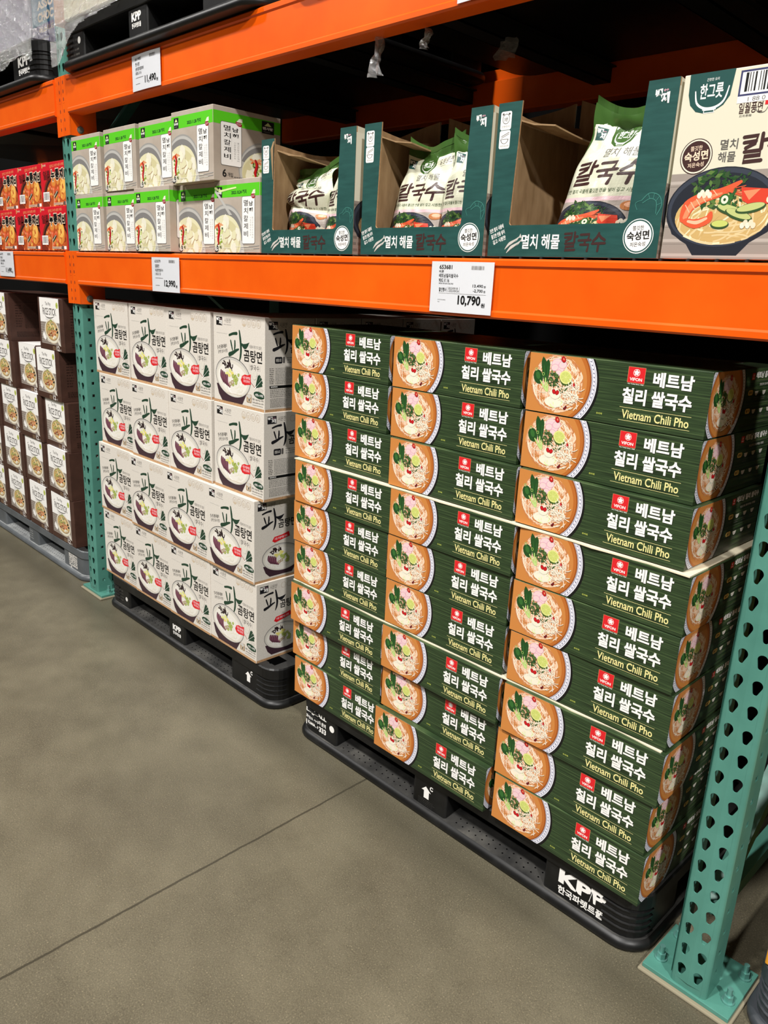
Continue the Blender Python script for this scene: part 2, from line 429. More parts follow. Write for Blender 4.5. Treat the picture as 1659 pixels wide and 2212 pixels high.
    for x, y in ((20, 88), (38, 80)): A.ring(x, y, 3, 3.6, 1, 'stem', n=12)
def flag_logo(A, x0, y0, x1, y1):
    w = x1 - x0; h = y1 - y0
    A.rect(x0 - .5, y0 - .5, x1 + .5, y1 + .5, 'n3'); A.rect(x0, y0, x1, y1, 'red')
    cx, cy = x0 + w * .5, y0 + h * .66
    A.ring(cx, cy, w * .2, w * .2, w * .025, 'white', n=20)
    for i in range(5):
        a = PI / 2 + i * 2 * PI / 5; A.ell(cx + w * .08 * math.cos(a), cy + w * .08 * math.sin(a), w * .075, w * .06, 'white', rot=a, n=10)
    A.text('VIFON', x0 + w * .12, y0 + h * .12, x1 - w * .14, y0 + h * .33, 'white', .03)
def art_pho_front(Wd, H):
    A = Art(1.2, 1, Wd - 1.2, H - 1, 3)
    pho_bowl(A); A.base()
    flag_logo(A, 228, 86, 262.5, 115); A.text('Am Today Since 1963', 229, 82, 262, 84.6, 'white', .02)
    for dx, dy, m in ((.9, -1.1, 'black'), (0, 0, 'white')):
        A.text('베트남', 280 + dx, 83 + dy, 359 + dx, 111 + dy, m, .036)
        A.text('칠리 쌀국수', 221 + dx, 45 + dy, 360 + dx, 76 + dy, m, .036)
    A.line(219, 37.5, 363, 37.5, .7, 'yellow'); A.line(219, 12.5, 363, 12.5, .7, 'yellow')
    A.text('Vietnam Chili Pho', 225, 16.5, 360, 33.5, 'yellow', .014)
    A.text('조리예', 170, 16, 183, 20, 'lime', .02)
    return A
def art_pho_side(D, H):
    A = Art(1.2, 1, D - 1.2, H - 1, 4)
    A.push(2, 6, .92, .9); pho_bowl(A, 75, 70, 90, 96); A.pop(); A.base()
    A.push(180, 100, .42); flag_logo(A, 0, 0, 34, 30); A.pop()
    A.text('베트남 칠리 쌀국수', 200, 102, 312, 115, 'white', .03)
    for P in (((168, 12), (168, 96)), ((168, 96), (318, 96)), ((168, 53), (318, 53)), ((168, 12), (318, 12))): A.line(*P[0], *P[1], .6, 'mid')
    A.text('맛있게 조리하는 방법', 225, 87, 300, 92, 'ltgrey', .02)
    for y, t in ((70, '냄비'), (34, '용기')):
        A.rrect(173, y, 196, y + 10, 5, 'gold'); A.text(t, 177, y + 2, 192, y + 8, 'black', .03)
        A.greek(173, y - 9, 196, y - 3, 2, 'mid')
        for k in range(3):
            x = 215 + k * 38; A.ell(x, y + 6, 8, 8, 'ltgrey', a0=180, a1=360, n=12); A.line(x - 9, y + 6, x + 9, y + 6, 1, 'ivory'); A.line(x - 3, y + 8, x - 5, y + 14, 1, 'mid'); A.greek(x - 12, y - 12, x + 12, y - 4, 2, 'mid')
    return A
def art_pho_top(Wd, D):
    A = Art(2, 2, Wd - 2, D - 2, 6)
    A.text('베트남 칠리 쌀국수', 60, D - 60, 330, D - 30, 'grey', .02)
    return A

def baekje(A, x0, y0, x1, y1, bg='black'):
    w = x1 - x0; h = y1 - y0
    A.rect(x0, y0, x1, y1, bg); A.text('백', x0 + w * .05, y0 + h * .42, x0 + w * .55, y1 - h * .08, 'white', .05); A.text('제', x0 + w * .45, y0 + h * .1, x1 - w * .06, y0 + h * .62, 'white', .05)
    A.text('순수', x0 + w * .6, y0 + h * .68, x0 + w * .9, y0 + h * .8, 'onion2', .03)
def pa_brush(A, ox, oy, s, m):
    A.push(ox, oy, s)
    A.stroke([(1, 76), (22, 82), (43, 84)], [7, 8, 10], m)
    A.stroke([(9, 60), (14, 46), (19, 32)], [6, 7, 5], m)
    A.stroke([(33, 61), (33, 46), (31, 34)], [6, 8, 6], m)
    A.stroke([(2, 17), (20, 23), (40, 32), (54, 37)], [14, 12, 9, 5], m)
    A.stroke([(58, 93), (63, 70), (67, 40), (64, 16), (57, 0)], [6, 10, 10, 9, 3], m)
    A.poly([(66, 58), (80, 55), (96, 57), (113, 62), (105, 50), (95, 41), (84, 40), (67, 52)], m)
    A.pop()
def gomtang(A, dark=False):
    """beef-bone soup bowl, centre 112,88 (mm)"""
    R = A.rnd
    A.poly([(17, 60), (30, 28), (50, 8), (165, 8), (180, 30), (207, 70)], 'bowlp')
    A.ell(112, 88, 100, 62.5, 'blackish', rot=-.09, n=56); A.ell(112, 87.5, 98.3, 61, 'ltgrey', rot=-.09, n=56); A.ell(111, 85, 93, 56, 'broth', rot=-.09, n=52); A.ell(110, 82, 84, 49, 'broth2', rot=-.09, n=48)
    tangle(A, 112, 72, 76, 36, 46, ['white', 'broth', 'broth2', 'ivory'], (2.2, 3.6), (25, 55))
    for i in range(5): A.stroke([(44 + i * 9, 104 - i * 3), (44 + i * 9, 86 - i * 4), (58 + i * 9, 68 - i * 3)], [6, 9, 6], 'beefd'); A.stroke([(48 + i * 9, 104 - i * 3), (47 + i * 9, 86 - i * 4), (61 + i * 9, 68 - i * 3)], [2, 6, 3], 'beef')
    for i in range(16):
        x, y = R.uniform(62, 108), R.uniform(106, 126); a = R.uniform(.6, 2.4); A.stroke([(x, y), (x + 7 * math.cos(a), y + 7 * math.sin(a)), (x + 15 * math.cos(a + .4), y + 14 * math.sin(a + .4))], R.uniform(3, 6), 'seaw', n=2)
    for i in range(9):
        x, y = R.uniform(78, 112), R.uniform(92, 116); A.ell(x, y, R.uniform(7, 11), R.uniform(4, 6), R.choice(['egg', 'limef', 'ivory']), rot=R.uniform(-.2, .9), n=12)
    for i in range(15):
        x, y = R.uniform(108, 146), R.uniform(62, 100); r = R.uniform(5, 8); A.ell(x, y, r, r * .8, 'leek', rot=.6, n=14); A.ell(x, y, r * .7, r * .52, 'leek2', rot=.6, n=12); A.ell(x, y, r * .35, r * .26, 'leek', rot=.6, n=8)
    for x, y in ((98, 66), (110, 72)): A.ell(x, y, 8, 7, 'tan'); A.ell(x, y, 4, 3.6, 'ivory'); A.ell(x, y, 1.8, 1.6, 'mid')
def art_white_front(Wd, H, seed=8):
    A = Art(1.2, 0, Wd - 1.2, H - 1, seed); A.push(0, 0, Wd / 286, 1)
    baekje(A, 18, 244, 53, 270)
    A.text('시원한', 65, 254, 103, 268, 'mid', 0.0, .2); A.greek(62, 246, 106, 250, 1, 'grey')
    for i, x in enumerate((176, 202, 228, 254)):
        A.ring(x, 260, 11.5, 12, .7, 'tan', n=24); A.greek(x - 7, 253, x + 7, 265, 3, 'choc')
        if i == 0: A.ell(x, 256, 10, 8, 'choc', a0=180, a1=360, n=12)
    A.greek(20, 218, 84, 223, 1, 'ltgrey')
    pa_brush(A, 92, 141, 1.0, 'dkgreen')
    A.text('곰탕면', 174, 144, 273, 181, 'black', .018)
    A.text('기름에 튀기지 않은', 203, 186, 270, 196, 'grey')
    A.text('쌀국수', 210, 121, 258, 138, 'mid'); A.line(205, 120, 205, 139, .7, 'grey'); A.line(262, 120, 262, 139, .7, 'grey')
    A.push(24, 168, 1, 1, .18); A.text('진~한 곰탕국물이', 0, 0, 56, 12, 'black', .01); A.text('담백한 쌀국수면발', 2, -14, 58, -3, 'grey', .01); A.pop()
    gomtang(A)
    A.base(170); A.greek(70, 33, 176, 38, 1, 'choc')
    A.poly([(158, 85), (166, 99), (180, 104), (196, 103), (213, 108), (212, 90), (214, 76), (198, 74), (180, 71), (166, 74)], 'red')
    A.text('사골 추출액을', 168, 90, 209, 99, 'onion', .02); A.text('더해 진하게', 172, 79, 207, 88, 'onion', .02)
    A.line(212, 84, 238, 68, 1.6, 'dkred')
    for x, y, r in ((226, 112, 12), (232, 104, 11), (238, 112, 9)): A.ell(x, y, r, r, 'broth', n=18); A.ring(x, y, r, r, .8, 'ltgrey', n=18)
    for tip in ((262, 110), (270, 102), (275, 92), (274, 82), (256, 108)): A.stroke([(238, 70), tip], [2, 8, 9], 'dkgreen', smooth=False, cap=False)
    A.line(238, 70, 272, 96, 1, 'white'); A.stroke([(232, 64), (240, 72)], [2.5, 4], 'white')
    A.greek(252, 60, 280, 72, 3, 'ltgrey')
    A.ell(258, 49, 29, 10.5, 'dkgreen', rot=-.08); A.text('4인분 x 10개입', 237, 45, 279, 53, 'white', .02)
    A.rrect(190, 20, 217, 46, 4, 'tan'); A.ell(203, 40, 12, 6, 'ltgrey'); A.ell(204, 28, 10, 6, 'choc'); A.rect(201, 24, 208, 32, 'mid')
    A.text('중량 1.1kg(110g x 10개)', 222, 30, 281, 37, 'mid', .01); A.text('2,300 kcal(230 kcal x 10개)', 222, 21, 281, 27, 'mid', .01); A.greek(222, 14, 281, 18, 1, 'grey')
    A.rect(0, 0, 290, 8.5, MATS['kraft_edge'])
    return A
def art_white_side(D, H, table=True):
    A = Art(1.2, 0, D - 1.2, H - 1, 9)
    baekje(A, 14, 246, 48, 270, 'blackish'); A.text('시원한', 54, 253, 84, 268, 'mid', 0, .2)
    for x in (110, 134, 158): A.ring(x, 258, 10, 10, .7, 'tan', n=20)
    pa_brush(A, 32, 174, .78, 'blackish'); A.text('곰탕면', 96, 176, 168, 206, 'black', .018)
    if table:
        A.rrect(38, 146, 66, 166, 4, 'blackish'); A.text('분말스프', 42, 151, 62, 161, 'ltgrey', .03); A.rrect(68, 147, 76, 166, 3, 'mid'); A.greek(84, 146, 170, 166, 3, 'grey')
        A.greek(18, 84, 36, 134, 9, 'mid'); A.greek(40, 84, 170, 134, 11, 'grey'); A.rect(18, 72, 172, 80, 'black'); A.text('영양정보', 22, 74, 48, 78.5, 'white', .03)
        A.greek(20, 44, 172, 70, 5, 'grey'); A.greek(20, 14, 172, 42, 7, 'grey')
    else:
        A.push(22, 8, .8, .76); gomtang(A); A.pop()
        A.push(72, 128, 1, 1, .1); A.poly([(0, 8), (10, 20), (40, 20), (70, 24), (72, 8), (40, 4), (10, 0)], 'red'); A.text('사골 추출액을 더해', 10, 8, 62, 16, 'onion', .02); A.pop()
    A.rect(0, 0, D, 8.5, MATS['kraft_edge'])
    return A

def vert_text(A, chars, cx, y1, h, w, mat, bold=.02, gap=1.12):
    for i, ch in enumerate(chars): A.text(ch, cx - w / 2, y1 - h - i * h * gap, cx + w / 2, y1 - i * h * gap, mat, bold)
def dough_bowl(A, dark=False):
    """soup of hand-torn dough in a grey pottery bowl, centre 55,48"""
    R = A.rnd
    A.ell(57, 46, 101, 90, 'bowlg', n=52); A.ell(57, 45, 97, 86, 'bowll', n=52)
    A.ell(55, 43, 92, 80, 'bowlg2', n=48, a0=-20, a1=160); A.ell(55, 36, 86, 70, 'dough', n=44)
    A.ell(52, 32, 82, 62, 'dough2', n=44)
    for i in range(46):
        x, y = R.uniform(-5, 125), R.uniform(-8, 92)
        if ((x - 55) / 80) ** 2 + ((y - 36) / 62) ** 2 > 1: continue
        r = R.uniform(13, 25); a0 = R.random() * 6; P = [(x + r * R.uniform(.65, 1.1) * math.cos(a0 + k * PI / 3), y + r * R.uniform(.65, 1.25) * math.sin(a0 + k * PI / 3)) for k in range(6)]
        A.poly([(p[0] + 1.5, p[1] - 2.4) for p in P], R.choice(['tan', 'dough2', 'choc'])); A.poly(P, R.choice(['dough', 'dough3', 'dough', 'dough3', 'ivory']))
    for i in range(9): A.stroke([(R.uniform(-4, 20), R.uniform(66, 80)), (R.uniform(20, 46), R.uniform(66, 84))], 4, R.choice(['carrot', 'n3']), smooth=False)
    for i in range(26):
        x, y = R.uniform(8, 42), R.uniform(8, 66); A.rect(x, y, x + R.uniform(4, 9), y + R.uniform(4, 9), R.choice(['zuc', 'leek2', 'leek', 'stem2', 'herb']))
    A.stroke([(20, 78), (26, 62), (20, 40), (22, 24)], [7, 12, 11, 6], 'chilid'); A.stroke([(19, 78), (24, 62), (18, 40), (21, 24)], [4, 8, 8, 4], 'chili')
    A.ell(10, 9, 12, 8, 'blackish'); A.ell(10, 11, 10, 6.5, 'ltgrey')
    A.stroke([(152, -10), (146, 18), (138, 32)], [16, 14, 8], 'ltgrey')
def kal_logo(A, x0, y0, x1, y1):
    w, h = x1 - x0, y1 - y0; A.rect(x0, y0, x1, y1, 'blackish')
    A.poly([(x0 + w * .2, y0 + h * .62), (x0 + w * .5, y0 + h * .92), (x0 + w * .8, y0 + h * .62)], 'stem2')
    A.text('면사랑', x0 + w * .08, y0 + h * .3, x1 - w * .08, y0 + h * .54, 'white', .05); A.greek(x0 + w * .15, y0 + h * .1, x1 - w * .15, y0 + h * .2, 1, 'grey')
def kal_label(A, x0, y0, x1, y1):
    w, h = x1 - x0, y1 - y0
    A.rrect(x0 - 1.4, y0 - 1.4, x1 + 1.4, y1 + 1.4, 6, 'mid'); A.rrect(x0, y0, x1, y1, 5, 'white')
    vert_text(A, '멸치칼제비', x0 + w * .31, y1 - h * .07, h * .128, w * .34, 'black', .012, 1.28)
    vert_text(A, '남해', x0 + w * .72, y1 - h * .1, h * .1, w * .3, 'black', .03, 1.35)
    A.line(x0 + w * .53, y0 + h * .1, x0 + w * .53, y1 - h * .1, .5, 'grey')
    for k, t in ((.68, '시원한멸치육수와'), (.85, '쫄깃한칼국수수제비')): vert_text(A, t, x0 + w * k, y1 - h * .43, h * .04, w * .1, 'grey', 0, 1.3)
    A.ell(x1 - w * .12, y1 + 1, w * .17, h * .055, 'dkred', rot=-.3); A.greek(x1 - w * .26, y1 - 3, x1 + w * .04, y1 + 4, 2, 'onion')
    A.poly([(x1 - w * .24, y1 + h * .05), (x1 - w * .1, y1 + h * .13), (x1 + w * .06, y1 + h * .14), (x1 + w * .06, y1 + h * .05)], 'ivory')
def art_kal_front(Wd, H, date='2023.11.28 까지', seed=11):
    A = Art(1, .5, Wd - 1, H - .8, seed)
    A.rect(0, 153, Wd, 187, 'kgreen')
    A.rnd = random.Random(11); dough_bowl(A)
    A.base(160); A.line(140, 14, Wd, 20, 2.2, 'bowlg'); A.line(140, 9, Wd, 13, 2.2, 'bowlg')
    kal_logo(A, 16, 154, 43, 183)
    A.text(date, 92, 160, 168, 171, 'dkgreen', .02)
    A.push(0, 0, Wd / 246); kal_label(A, 155, 27, 220, 161); A.pop()
    A.text('6', 11, 10, 21, 26, 'black', .02); A.text('개입', 24, 11, 38, 20, 'black', .01); A.greek(42, 10, 92, 16, 1, 'ivory'); A.greek(112, 15, 180, 20, 1, 'ivory'); A.greek(150, 8, 220, 12, 1, 'ivory')
    return A
def art_kal_side(D, H):
    A = Art(1, .5, D - 1, H - .8, 12)
    A.rect(0, 153, D, 187, 'kgreen')
    A.push(128, 0, .95, .9); dough_bowl(A); A.pop()
    A.base(160); kal_logo(A, 170, 150, 215, 184); kal_label(A, 26, 45, 96, 160)
    A.text('6', 30, 12, 44, 34, 'black', .02); A.text('개입', 48, 14, 66, 26, 'black', .01); A.greek(70, 12, 150, 18, 1, 'mid')
    A.rect(160, 2, 205, 24, 'white'); A.barcode(163, 6, 202, 22)
    return A
def art_red_front(Wd, H):
    R0 = Art(1, .5, Wd - 1, H - .8, 13); A = R0; R = A.rnd
    A.ell(150, 40, 132, 92, 'brothr', n=40); A.ell(150, 36, 122, 84, 'pot', n=40); A.ell(152, 32, 112, 76, 'chick3', n=36)
    A.poly([(0, 0), (0, 40), (40, 22), (90, 0)], 'brothr')
    for i in range(60):
        x, y = R.uniform(50, 250), R.uniform(2, 96)
        if ((x - 150) / 104) ** 2 + ((y - 32) / 68) ** 2 > 1: continue
        A.ell(x, y, R.uniform(8, 17), R.uniform(6, 13), R.choice(['chick', 'chick3', 'carrot', 'shrimp', 'brothr', 'chick']), rot=R.uniform(0, 3), n=12)
        A.ell(x - 2, y + 2, R.uniform(3, 7), R.uniform(3, 5), R.choice(['chick2', 'shrimp2', 'n3']), rot=R.uniform(0, 3), n=9)
    A.ell(120, 92, 24, 22, 'carrot'); A.ell(120, 94, 20, 17, 'chick')
    A.ell(205, 62, 36, 46, 'chick3', rot=-.1); A.ell(204, 65, 33, 42, 'chick', rot=-.1); A.ell(206, 76, 27, 28, 'chick2', rot=-.1)
    for i in range(12): A.ell(R.uniform(180, 228), R.uniform(32, 96), 6, 4, R.choice(['chick', 'chick2', 'chick3']), rot=R.uniform(0, 3), n=8)
    A.poly([(108, 40), (150, 62), (160, 52), (118, 26)], 'pot'); A.stroke([(118, 36), (150, 58)], 3, 'dough3'); A.stroke([(122, 30), (154, 52)], 3, 'herb')
    A.stroke([(112, 60), (118, 30), (112, 4)], [4, 9, 8], 'n3')
    for dx, dy, mm, b in ((0, 0, 'n1', .115), (0, 0, 'black', .045)):
        for i, ch in enumerate('누룽제비'): A.text(ch, 98 + i * 41 - (2 if b > .1 else 0), 100 - abs(i - 1.4) * 3 - (3 if b > .1 else 0), 135 + i * 41 + (2 if b > .1 else 0), 141 - abs(i - 1.4) * 2 + (3 if b > .1 else 0), mm, b)
    for i, ch in enumerate('얼큰'): A.text(ch, 22 + i * 35, 104 - i * 4, 56 + i * 35, 138, 'chilid', .05)
    A.rect(14, 149, 20, 166, 'gold'); A.text('면사랑', 24, 154, 54, 162, 'n1', .02)
    A.push(92, 145, 1, 1, .03); A.text('얼큰하고 구수한 누룽지 수제비', 0, 0, 132, 12, 'shrimp2', .02); A.pop()
    A.rect(14, 22, 74, 58, 'white'); A.barcode(20, 28, 68, 54)
    A.rect(112, 6, 200, 15, 'choc'); A.greek(114, 7, 198, 14, 2, 'brothr'); A.rrect(206, 4, 222, 18, 2, 'mid'); A.rrect(226, 5, 248, 17, 1, 'white')
    return A
def noodle_cup(A):
    R = A.rnd
    A.poly([(40, 66), (54, 36), (84, 18), (140, 14), (176, 30), (196, 10), (214, 4), (204, 26), (190, 44), (60, 30), (44, 44)], 'broth'); A.poly([(20, 52), (34, 70), (60, 40), (48, 24), (26, 34)], 'white')
    A.ell(126, 74, 80, 62, 'choc', rot=-.12, n=36); A.ell(126, 76, 78, 60, 'ivory', rot=-.12, n=36); A.ell(126, 78, 70, 51, 'tan', rot=-.12, n=32); A.ell(126, 78, 66, 46, 'noodle2', n=30)
    tangle(A, 126, 76, 62, 42, 40, ['noodle', 'noodle2', 'noodle3', 'tan', 'wood2'], (2.5, 4.5), (20, 45))
    leafy(A, 112, 98, 34, 60, ['leek', 'herb2', 'leek2', 'herb', 'lime'], 14)
    for i in range(12): A.stroke([(R.uniform(80, 160), R.uniform(50, 80)), (R.uniform(90, 180), R.uniform(45, 90))], [6, 11, 6], R.choice(['n5', 'tan', 'n3', 'wood', 'brothr']), smooth=False)
    for x, y in ((176, 88), (184, 74)): A.ell(x, y, 9, 6, 'blackish', rot=.4)
    for i in range(6): A.ell(150 + R.uniform(-14, 14), 46 + R.uniform(-6, 8), 8, 5, 'ivory', rot=R.uniform(0, 3), n=9)
def art_brown_front(Wd, H):
    A = Art(1, .5, Wd - 1, H, 14)
    A.rect(20, 26, 222, 122, 'wood'); A.greek(20, 28, 222, 120, 9, 'wood2')
    A.push(18, 20, .96, .84); noodle_cup(A); A.pop(); A.base()
    A.rect(0, 0, Wd, 25, 'brown')
    A.poly([(20, H), (20, 119), (222, 122), (222, H)], 'white')
    A.text('The Way', 82, 186, 140, 205, 'mid', .015)
    A.text('RICE STICK', 52, 150, 192, 180, 'mid', .02)
    A.stroke([(70, 150), (90, 140), (120, 138), (150, 141), (172, 148)], [1, 4, 5, 4, 1], 'mid'); A.stroke([(54, 178), (48, 186), (58, 190)], 2.4, 'mid')
    A.text('우리쌀로 만든 쌀국수', 78, 127, 166, 135, 'grey')
    A.ell(204, 194, 12, 13, 'lime'); A.text('유기', 197, 190, 211, 198, 'dkgreen')
    A.text('12', 176, 3, 204, 24, 'white', .02); A.text('개입', 207, 3, 222, 12, 'ltgrey'); A.greek(136, 3, 172, 20, 3, 'tan')
    return A
def art_brown_side(D, H, plain):
    A = Art(1, .5, D - 1, H - 1, 15)
    if plain:
        A.greek(30, 178, D - 30, 186, 1, 'brownd'); A.greek(30, 64, 64, 172, 9, 'brownd'); A.greek(72, 60, D - 30, 172, 16, 'brownd'); A.greek(30, 20, D - 150, 46, 3, 'brownd')
        A.rect(D - 122, 10, D - 38, 54, 'white'); A.barcode(D - 112, 16, D - 48, 50)
    else:
        A.text('RICE STICK', 70, 160, 260, 196, 'white', .02); A.text('쌀국수', 92, 128, 150, 146, 'tan', .01); A.greek(92, 108, 200, 124, 3, 'mid')
        for i in range(3):
            y = 84 - i * 34; A.ell(96, y, 22, 17, 'ivory', a0=180, a1=360, n=16); A.ell(96, y, 22, 5, 'choc'); A.greek(128, y - 12, 260, y + 4, 2, 'grey')
    return A

def seafood(A):
    """dark bowl of prawn noodle soup, about 168 wide, centre 84,72"""
    R = A.rnd
    A.poly([(2, 66), (14, 38), (38, 24), (52, 4), (120, 4), (136, 24), (160, 40), (168, 70)], 'dkbowl')
    A.ell(85, 76, 85, 64, 'dkbowl', n=44); A.ell(85, 78, 82, 60, 'dkbowl2', n=44); A.ell(85, 76, 77, 55, 'dkbowl', n=40)
    A.ell(88, 64, 72, 42, 'noodle2', n=36)
    tangle(A, 88, 63, 72, 42, 70, ['noodle', 'noodle2', 'noodle3', 'noodle'], (2, 3.6), (30, 60))
    leafy(A, 72, 106, 30, 110, ['herb', 'bok', 'herb', 'bok', 'herb2'], 15); leafy(A, 104, 110, 20, 30, ['herb', 'bok'], 10)
    A.stroke([(30, 62), (36, 82), (56, 94), (84, 102), (110, 116)], [13, 20, 17, 13, 5], 'shrimp'); A.stroke([(32, 64), (40, 82), (58, 92), (84, 100)], [7, 9, 7, 3], 'shrimp2')
    for i in range(6): A.line(38 + i * 8, 72 + i * 5, 30 + i * 8, 84 + i * 4.4, 1.3, 'shrimp3')
    A.stroke([(34, 58), (50, 54), (68, 60), (72, 70)], [10, 15, 13, 6], 'shrimp'); A.stroke([(38, 58), (52, 56), (66, 62)], [4, 6, 4], 'shrimp3')
    for i in range(6): A.stroke([(90, 104), (118 + i * 4, 110 - i * 5)], 1.2, 'shrimp', smooth=False)
    A.poly([(112, 108), (150, 104), (156, 84), (140, 74), (116, 88)], 'tomato'); A.poly([(116, 102), (140, 104), (126, 88)], 'shrimp2')
    leafy(A, 104, 88, 12, 20, ['bok2', 'bok', 'herb'], 12)
    for x, y, a in ((100, 74, -.3), (114, 66, -.35), (130, 76, .2)): A.ell(x, y, 22, 7.5, 'herb', rot=a); A.ell(x, y + 1.6, 20, 5.4, 'leek2', rot=a)
    A.ell(88, 52, 14, 7, 'herb'); A.ell(88, 53.5, 12.4, 5.2, 'limed'); A.ell(90, 90, 8, 9, 'bok2'); A.ell(90, 90, 5.4, 6.4, 'dough3'); A.ell(90, 90, 2, 2.4, 'bok')
    for x, y in ((122, 50), (154, 88), (50, 98)):
        for i in range(5): A.ell(x + i * 4, y + (i % 2) * 4, 3.6, 5, R.choice(['ivory', 'n1']), n=9)
def hangeureut(A, x, y, s, bg, f='white'):
    A.push(x, y, s); A.text('간편한 요리', -9, 15, 9, 19, f); A.text('한그릇', -17, -8, 17, 12, f, .02)
    A.stroke([(-24, 4), (-20, -12), (-8, -20), (8, -20), (20, -12), (25, 6)], [1.5, 3, 3.4, 3, 1.5], f, cap=False); A.line(-10, -22, 10, -22, 2, f); A.rect(-8, -27, 8, -23, f); A.rect(-7, -26, 7, -23.6, bg); A.pop()
def ripe_badge(A, cx, cy, r, bg, fg):
    A.ell(cx, cy, r, r, fg, n=36); A.ell(cx, cy, r * .95, r * .95, bg, n=36); A.ell(cx, cy, r * .87, r * .87, fg, n=36)
    if fg == 'white': A.ell(cx, cy, r * .8, r * .8, 'white', n=30)
    t = 'black' if fg == 'white' else 'n1'
    A.push(cx, cy, r / 30, r / 30, .08); A.text('쫄깃한', -11, 10, 11, 18, t, .01); A.text('숙성면', -22, -7, 22, 9, t, .03); A.text('저온숙성', -15, -18, 15, -10, t, .01); A.pop()
def kalguksu(A, x0, y0, w, h, m):
    A.push(x0, y0, w / 100, h / 36); R = [
        [(4, 33), (22, 34), (19, 24), (8, 19)], [(5, 26), (20, 27)], [(28, 36), (28, 17)], [(28, 27), (35, 28)],
        [(7, 14), (28, 15), (28, 9), (8, 8), (7, 1), (30, 2)],
        [(42, 31), (62, 32), (60, 22)], [(38, 20), (66, 21)], [(53, 20), (53, 13)], [(43, 12), (62, 12), (60, 0)],
        [(84, 34), (80, 26), (72, 19)], [(84, 31), (90, 25), (98, 21)], [(70, 14), (99, 15)], [(85, 14), (84, 0)]]
    for P in R: A.stroke(P, [4.6, 5.6, 5], m, smooth=False)
    A.pop()
def anchovy(A, x, y, s):
    A.push(x, y, s, s, .6)
    for a, b in ((0, 0), (4, -9)):
        A.stroke([(-22, b), (-6, 3 + b), (12, b), (22, b + 1)], [1, 6, 5, 1], 'ltgrey'); A.poly([(20, b), (28, b + 5), (27, b - 5)], 'ltgrey'); A.stroke([(-18, b - .5), (12, b - 1.4)], 1, 'mid', smooth=False)
    A.pop()
def prawn_outline(A, x, y, s, m):
    A.push(x, y, s); A.stroke([(-18, 6), (-6, 16), (10, 12), (16, -2), (10, -16)], 1.4, m)
    A.stroke([(-16, 2), (-4, 8), (6, 4), (8, -6), (8, -14)], 1.2, m)
    for P in (((-8, 15), (-5, 8)), ((2, 15), (1, 8)), ((11, 11), (6, 4)), ((15, 1), (8, -2))): A.line(*P[0], *P[1], 1, m)
    A.stroke([(-18, 6), (-28, 2), (-24, -8)], .9, m); A.pop()
def art_tray_front(Wd):
    A = Art(.5, .5, Wd - .5, 294, 17)
    for y, k in ((243, 0), (208, 1)):
        A.rrect(7, y, 34, y + 34, 4, 'white')
        if k == 0: A.ring(20.5, y + 20, 9, 9.5, 1.2, 'mid', n=22); A.text('3분', 16, y + 16, 25, y + 23, 'mid', .02); A.ell(13, y + 29, 2.5, 2, 'mid'); A.ell(28, y + 29, 2.5, 2, 'mid'); A.text('간편조리', 11, y + 4, 30, y + 8, 'mid')
        else: A.ell(20, y + 18, 10, 9, 'mid', a0=180, a1=360, n=16); A.ell(20, y + 17, 8, 7, 'white', a0=180, a1=360, n=16); A.line(12, y + 23, 31, y + 30, 1.2, 'mid'); A.line(12, y + 20, 31, y + 27, 1, 'mid'); A.text('저온숙성면', 10, y + 3, 31, y + 7, 'mid')
    A.push(4, 44, 1, 1, .35)
    for i, t in enumerate(('진한 멸치 국물에', '쫄깃한 면을 넣어', '깊고 시원한')): A.text(t, 0 + i, -i * 12, 36, 9 - i * 12, 'white', .02)
    A.pop()
    anchovy(A, 62, 26, .95)
    A.text('멸치', 86, 15, 125, 43, 'white', .02); A.text('해물', 134, 15, 177, 43, 'white', .02)
    kalguksu(A, 184, 12, 94, 34, 'maroon')
    ripe_badge(A, 343, 38, 30, 'tteal', 'white'); prawn_outline(A, 362, 92, 1.15, 'teall')
    A.text('백', 341, 262, 354, 278, 'white', .05); A.text('제', 353, 254, 368, 272, 'white', .05); A.text('순수', 356, 273, 365, 277, 'onion2', .04)
    return A
def art_tray_side(D):
    A = Art(.5, .5, D - .5, 294, 18)
    A.rect(0, 0, D, 294, 'ivory'); A.rect(0, 0, D, 132, 'wood'); A.greek(0, 4, D, 130, 8, 'wood2')
    A.push(-6, 4, 1.45, 1.1); seafood(A); A.pop(); A.text('멸치 해물', 50, 190, 150, 215, 'mid', .02); kalguksu(A, 50, 140, 190, 46, 'maroon')
    return A
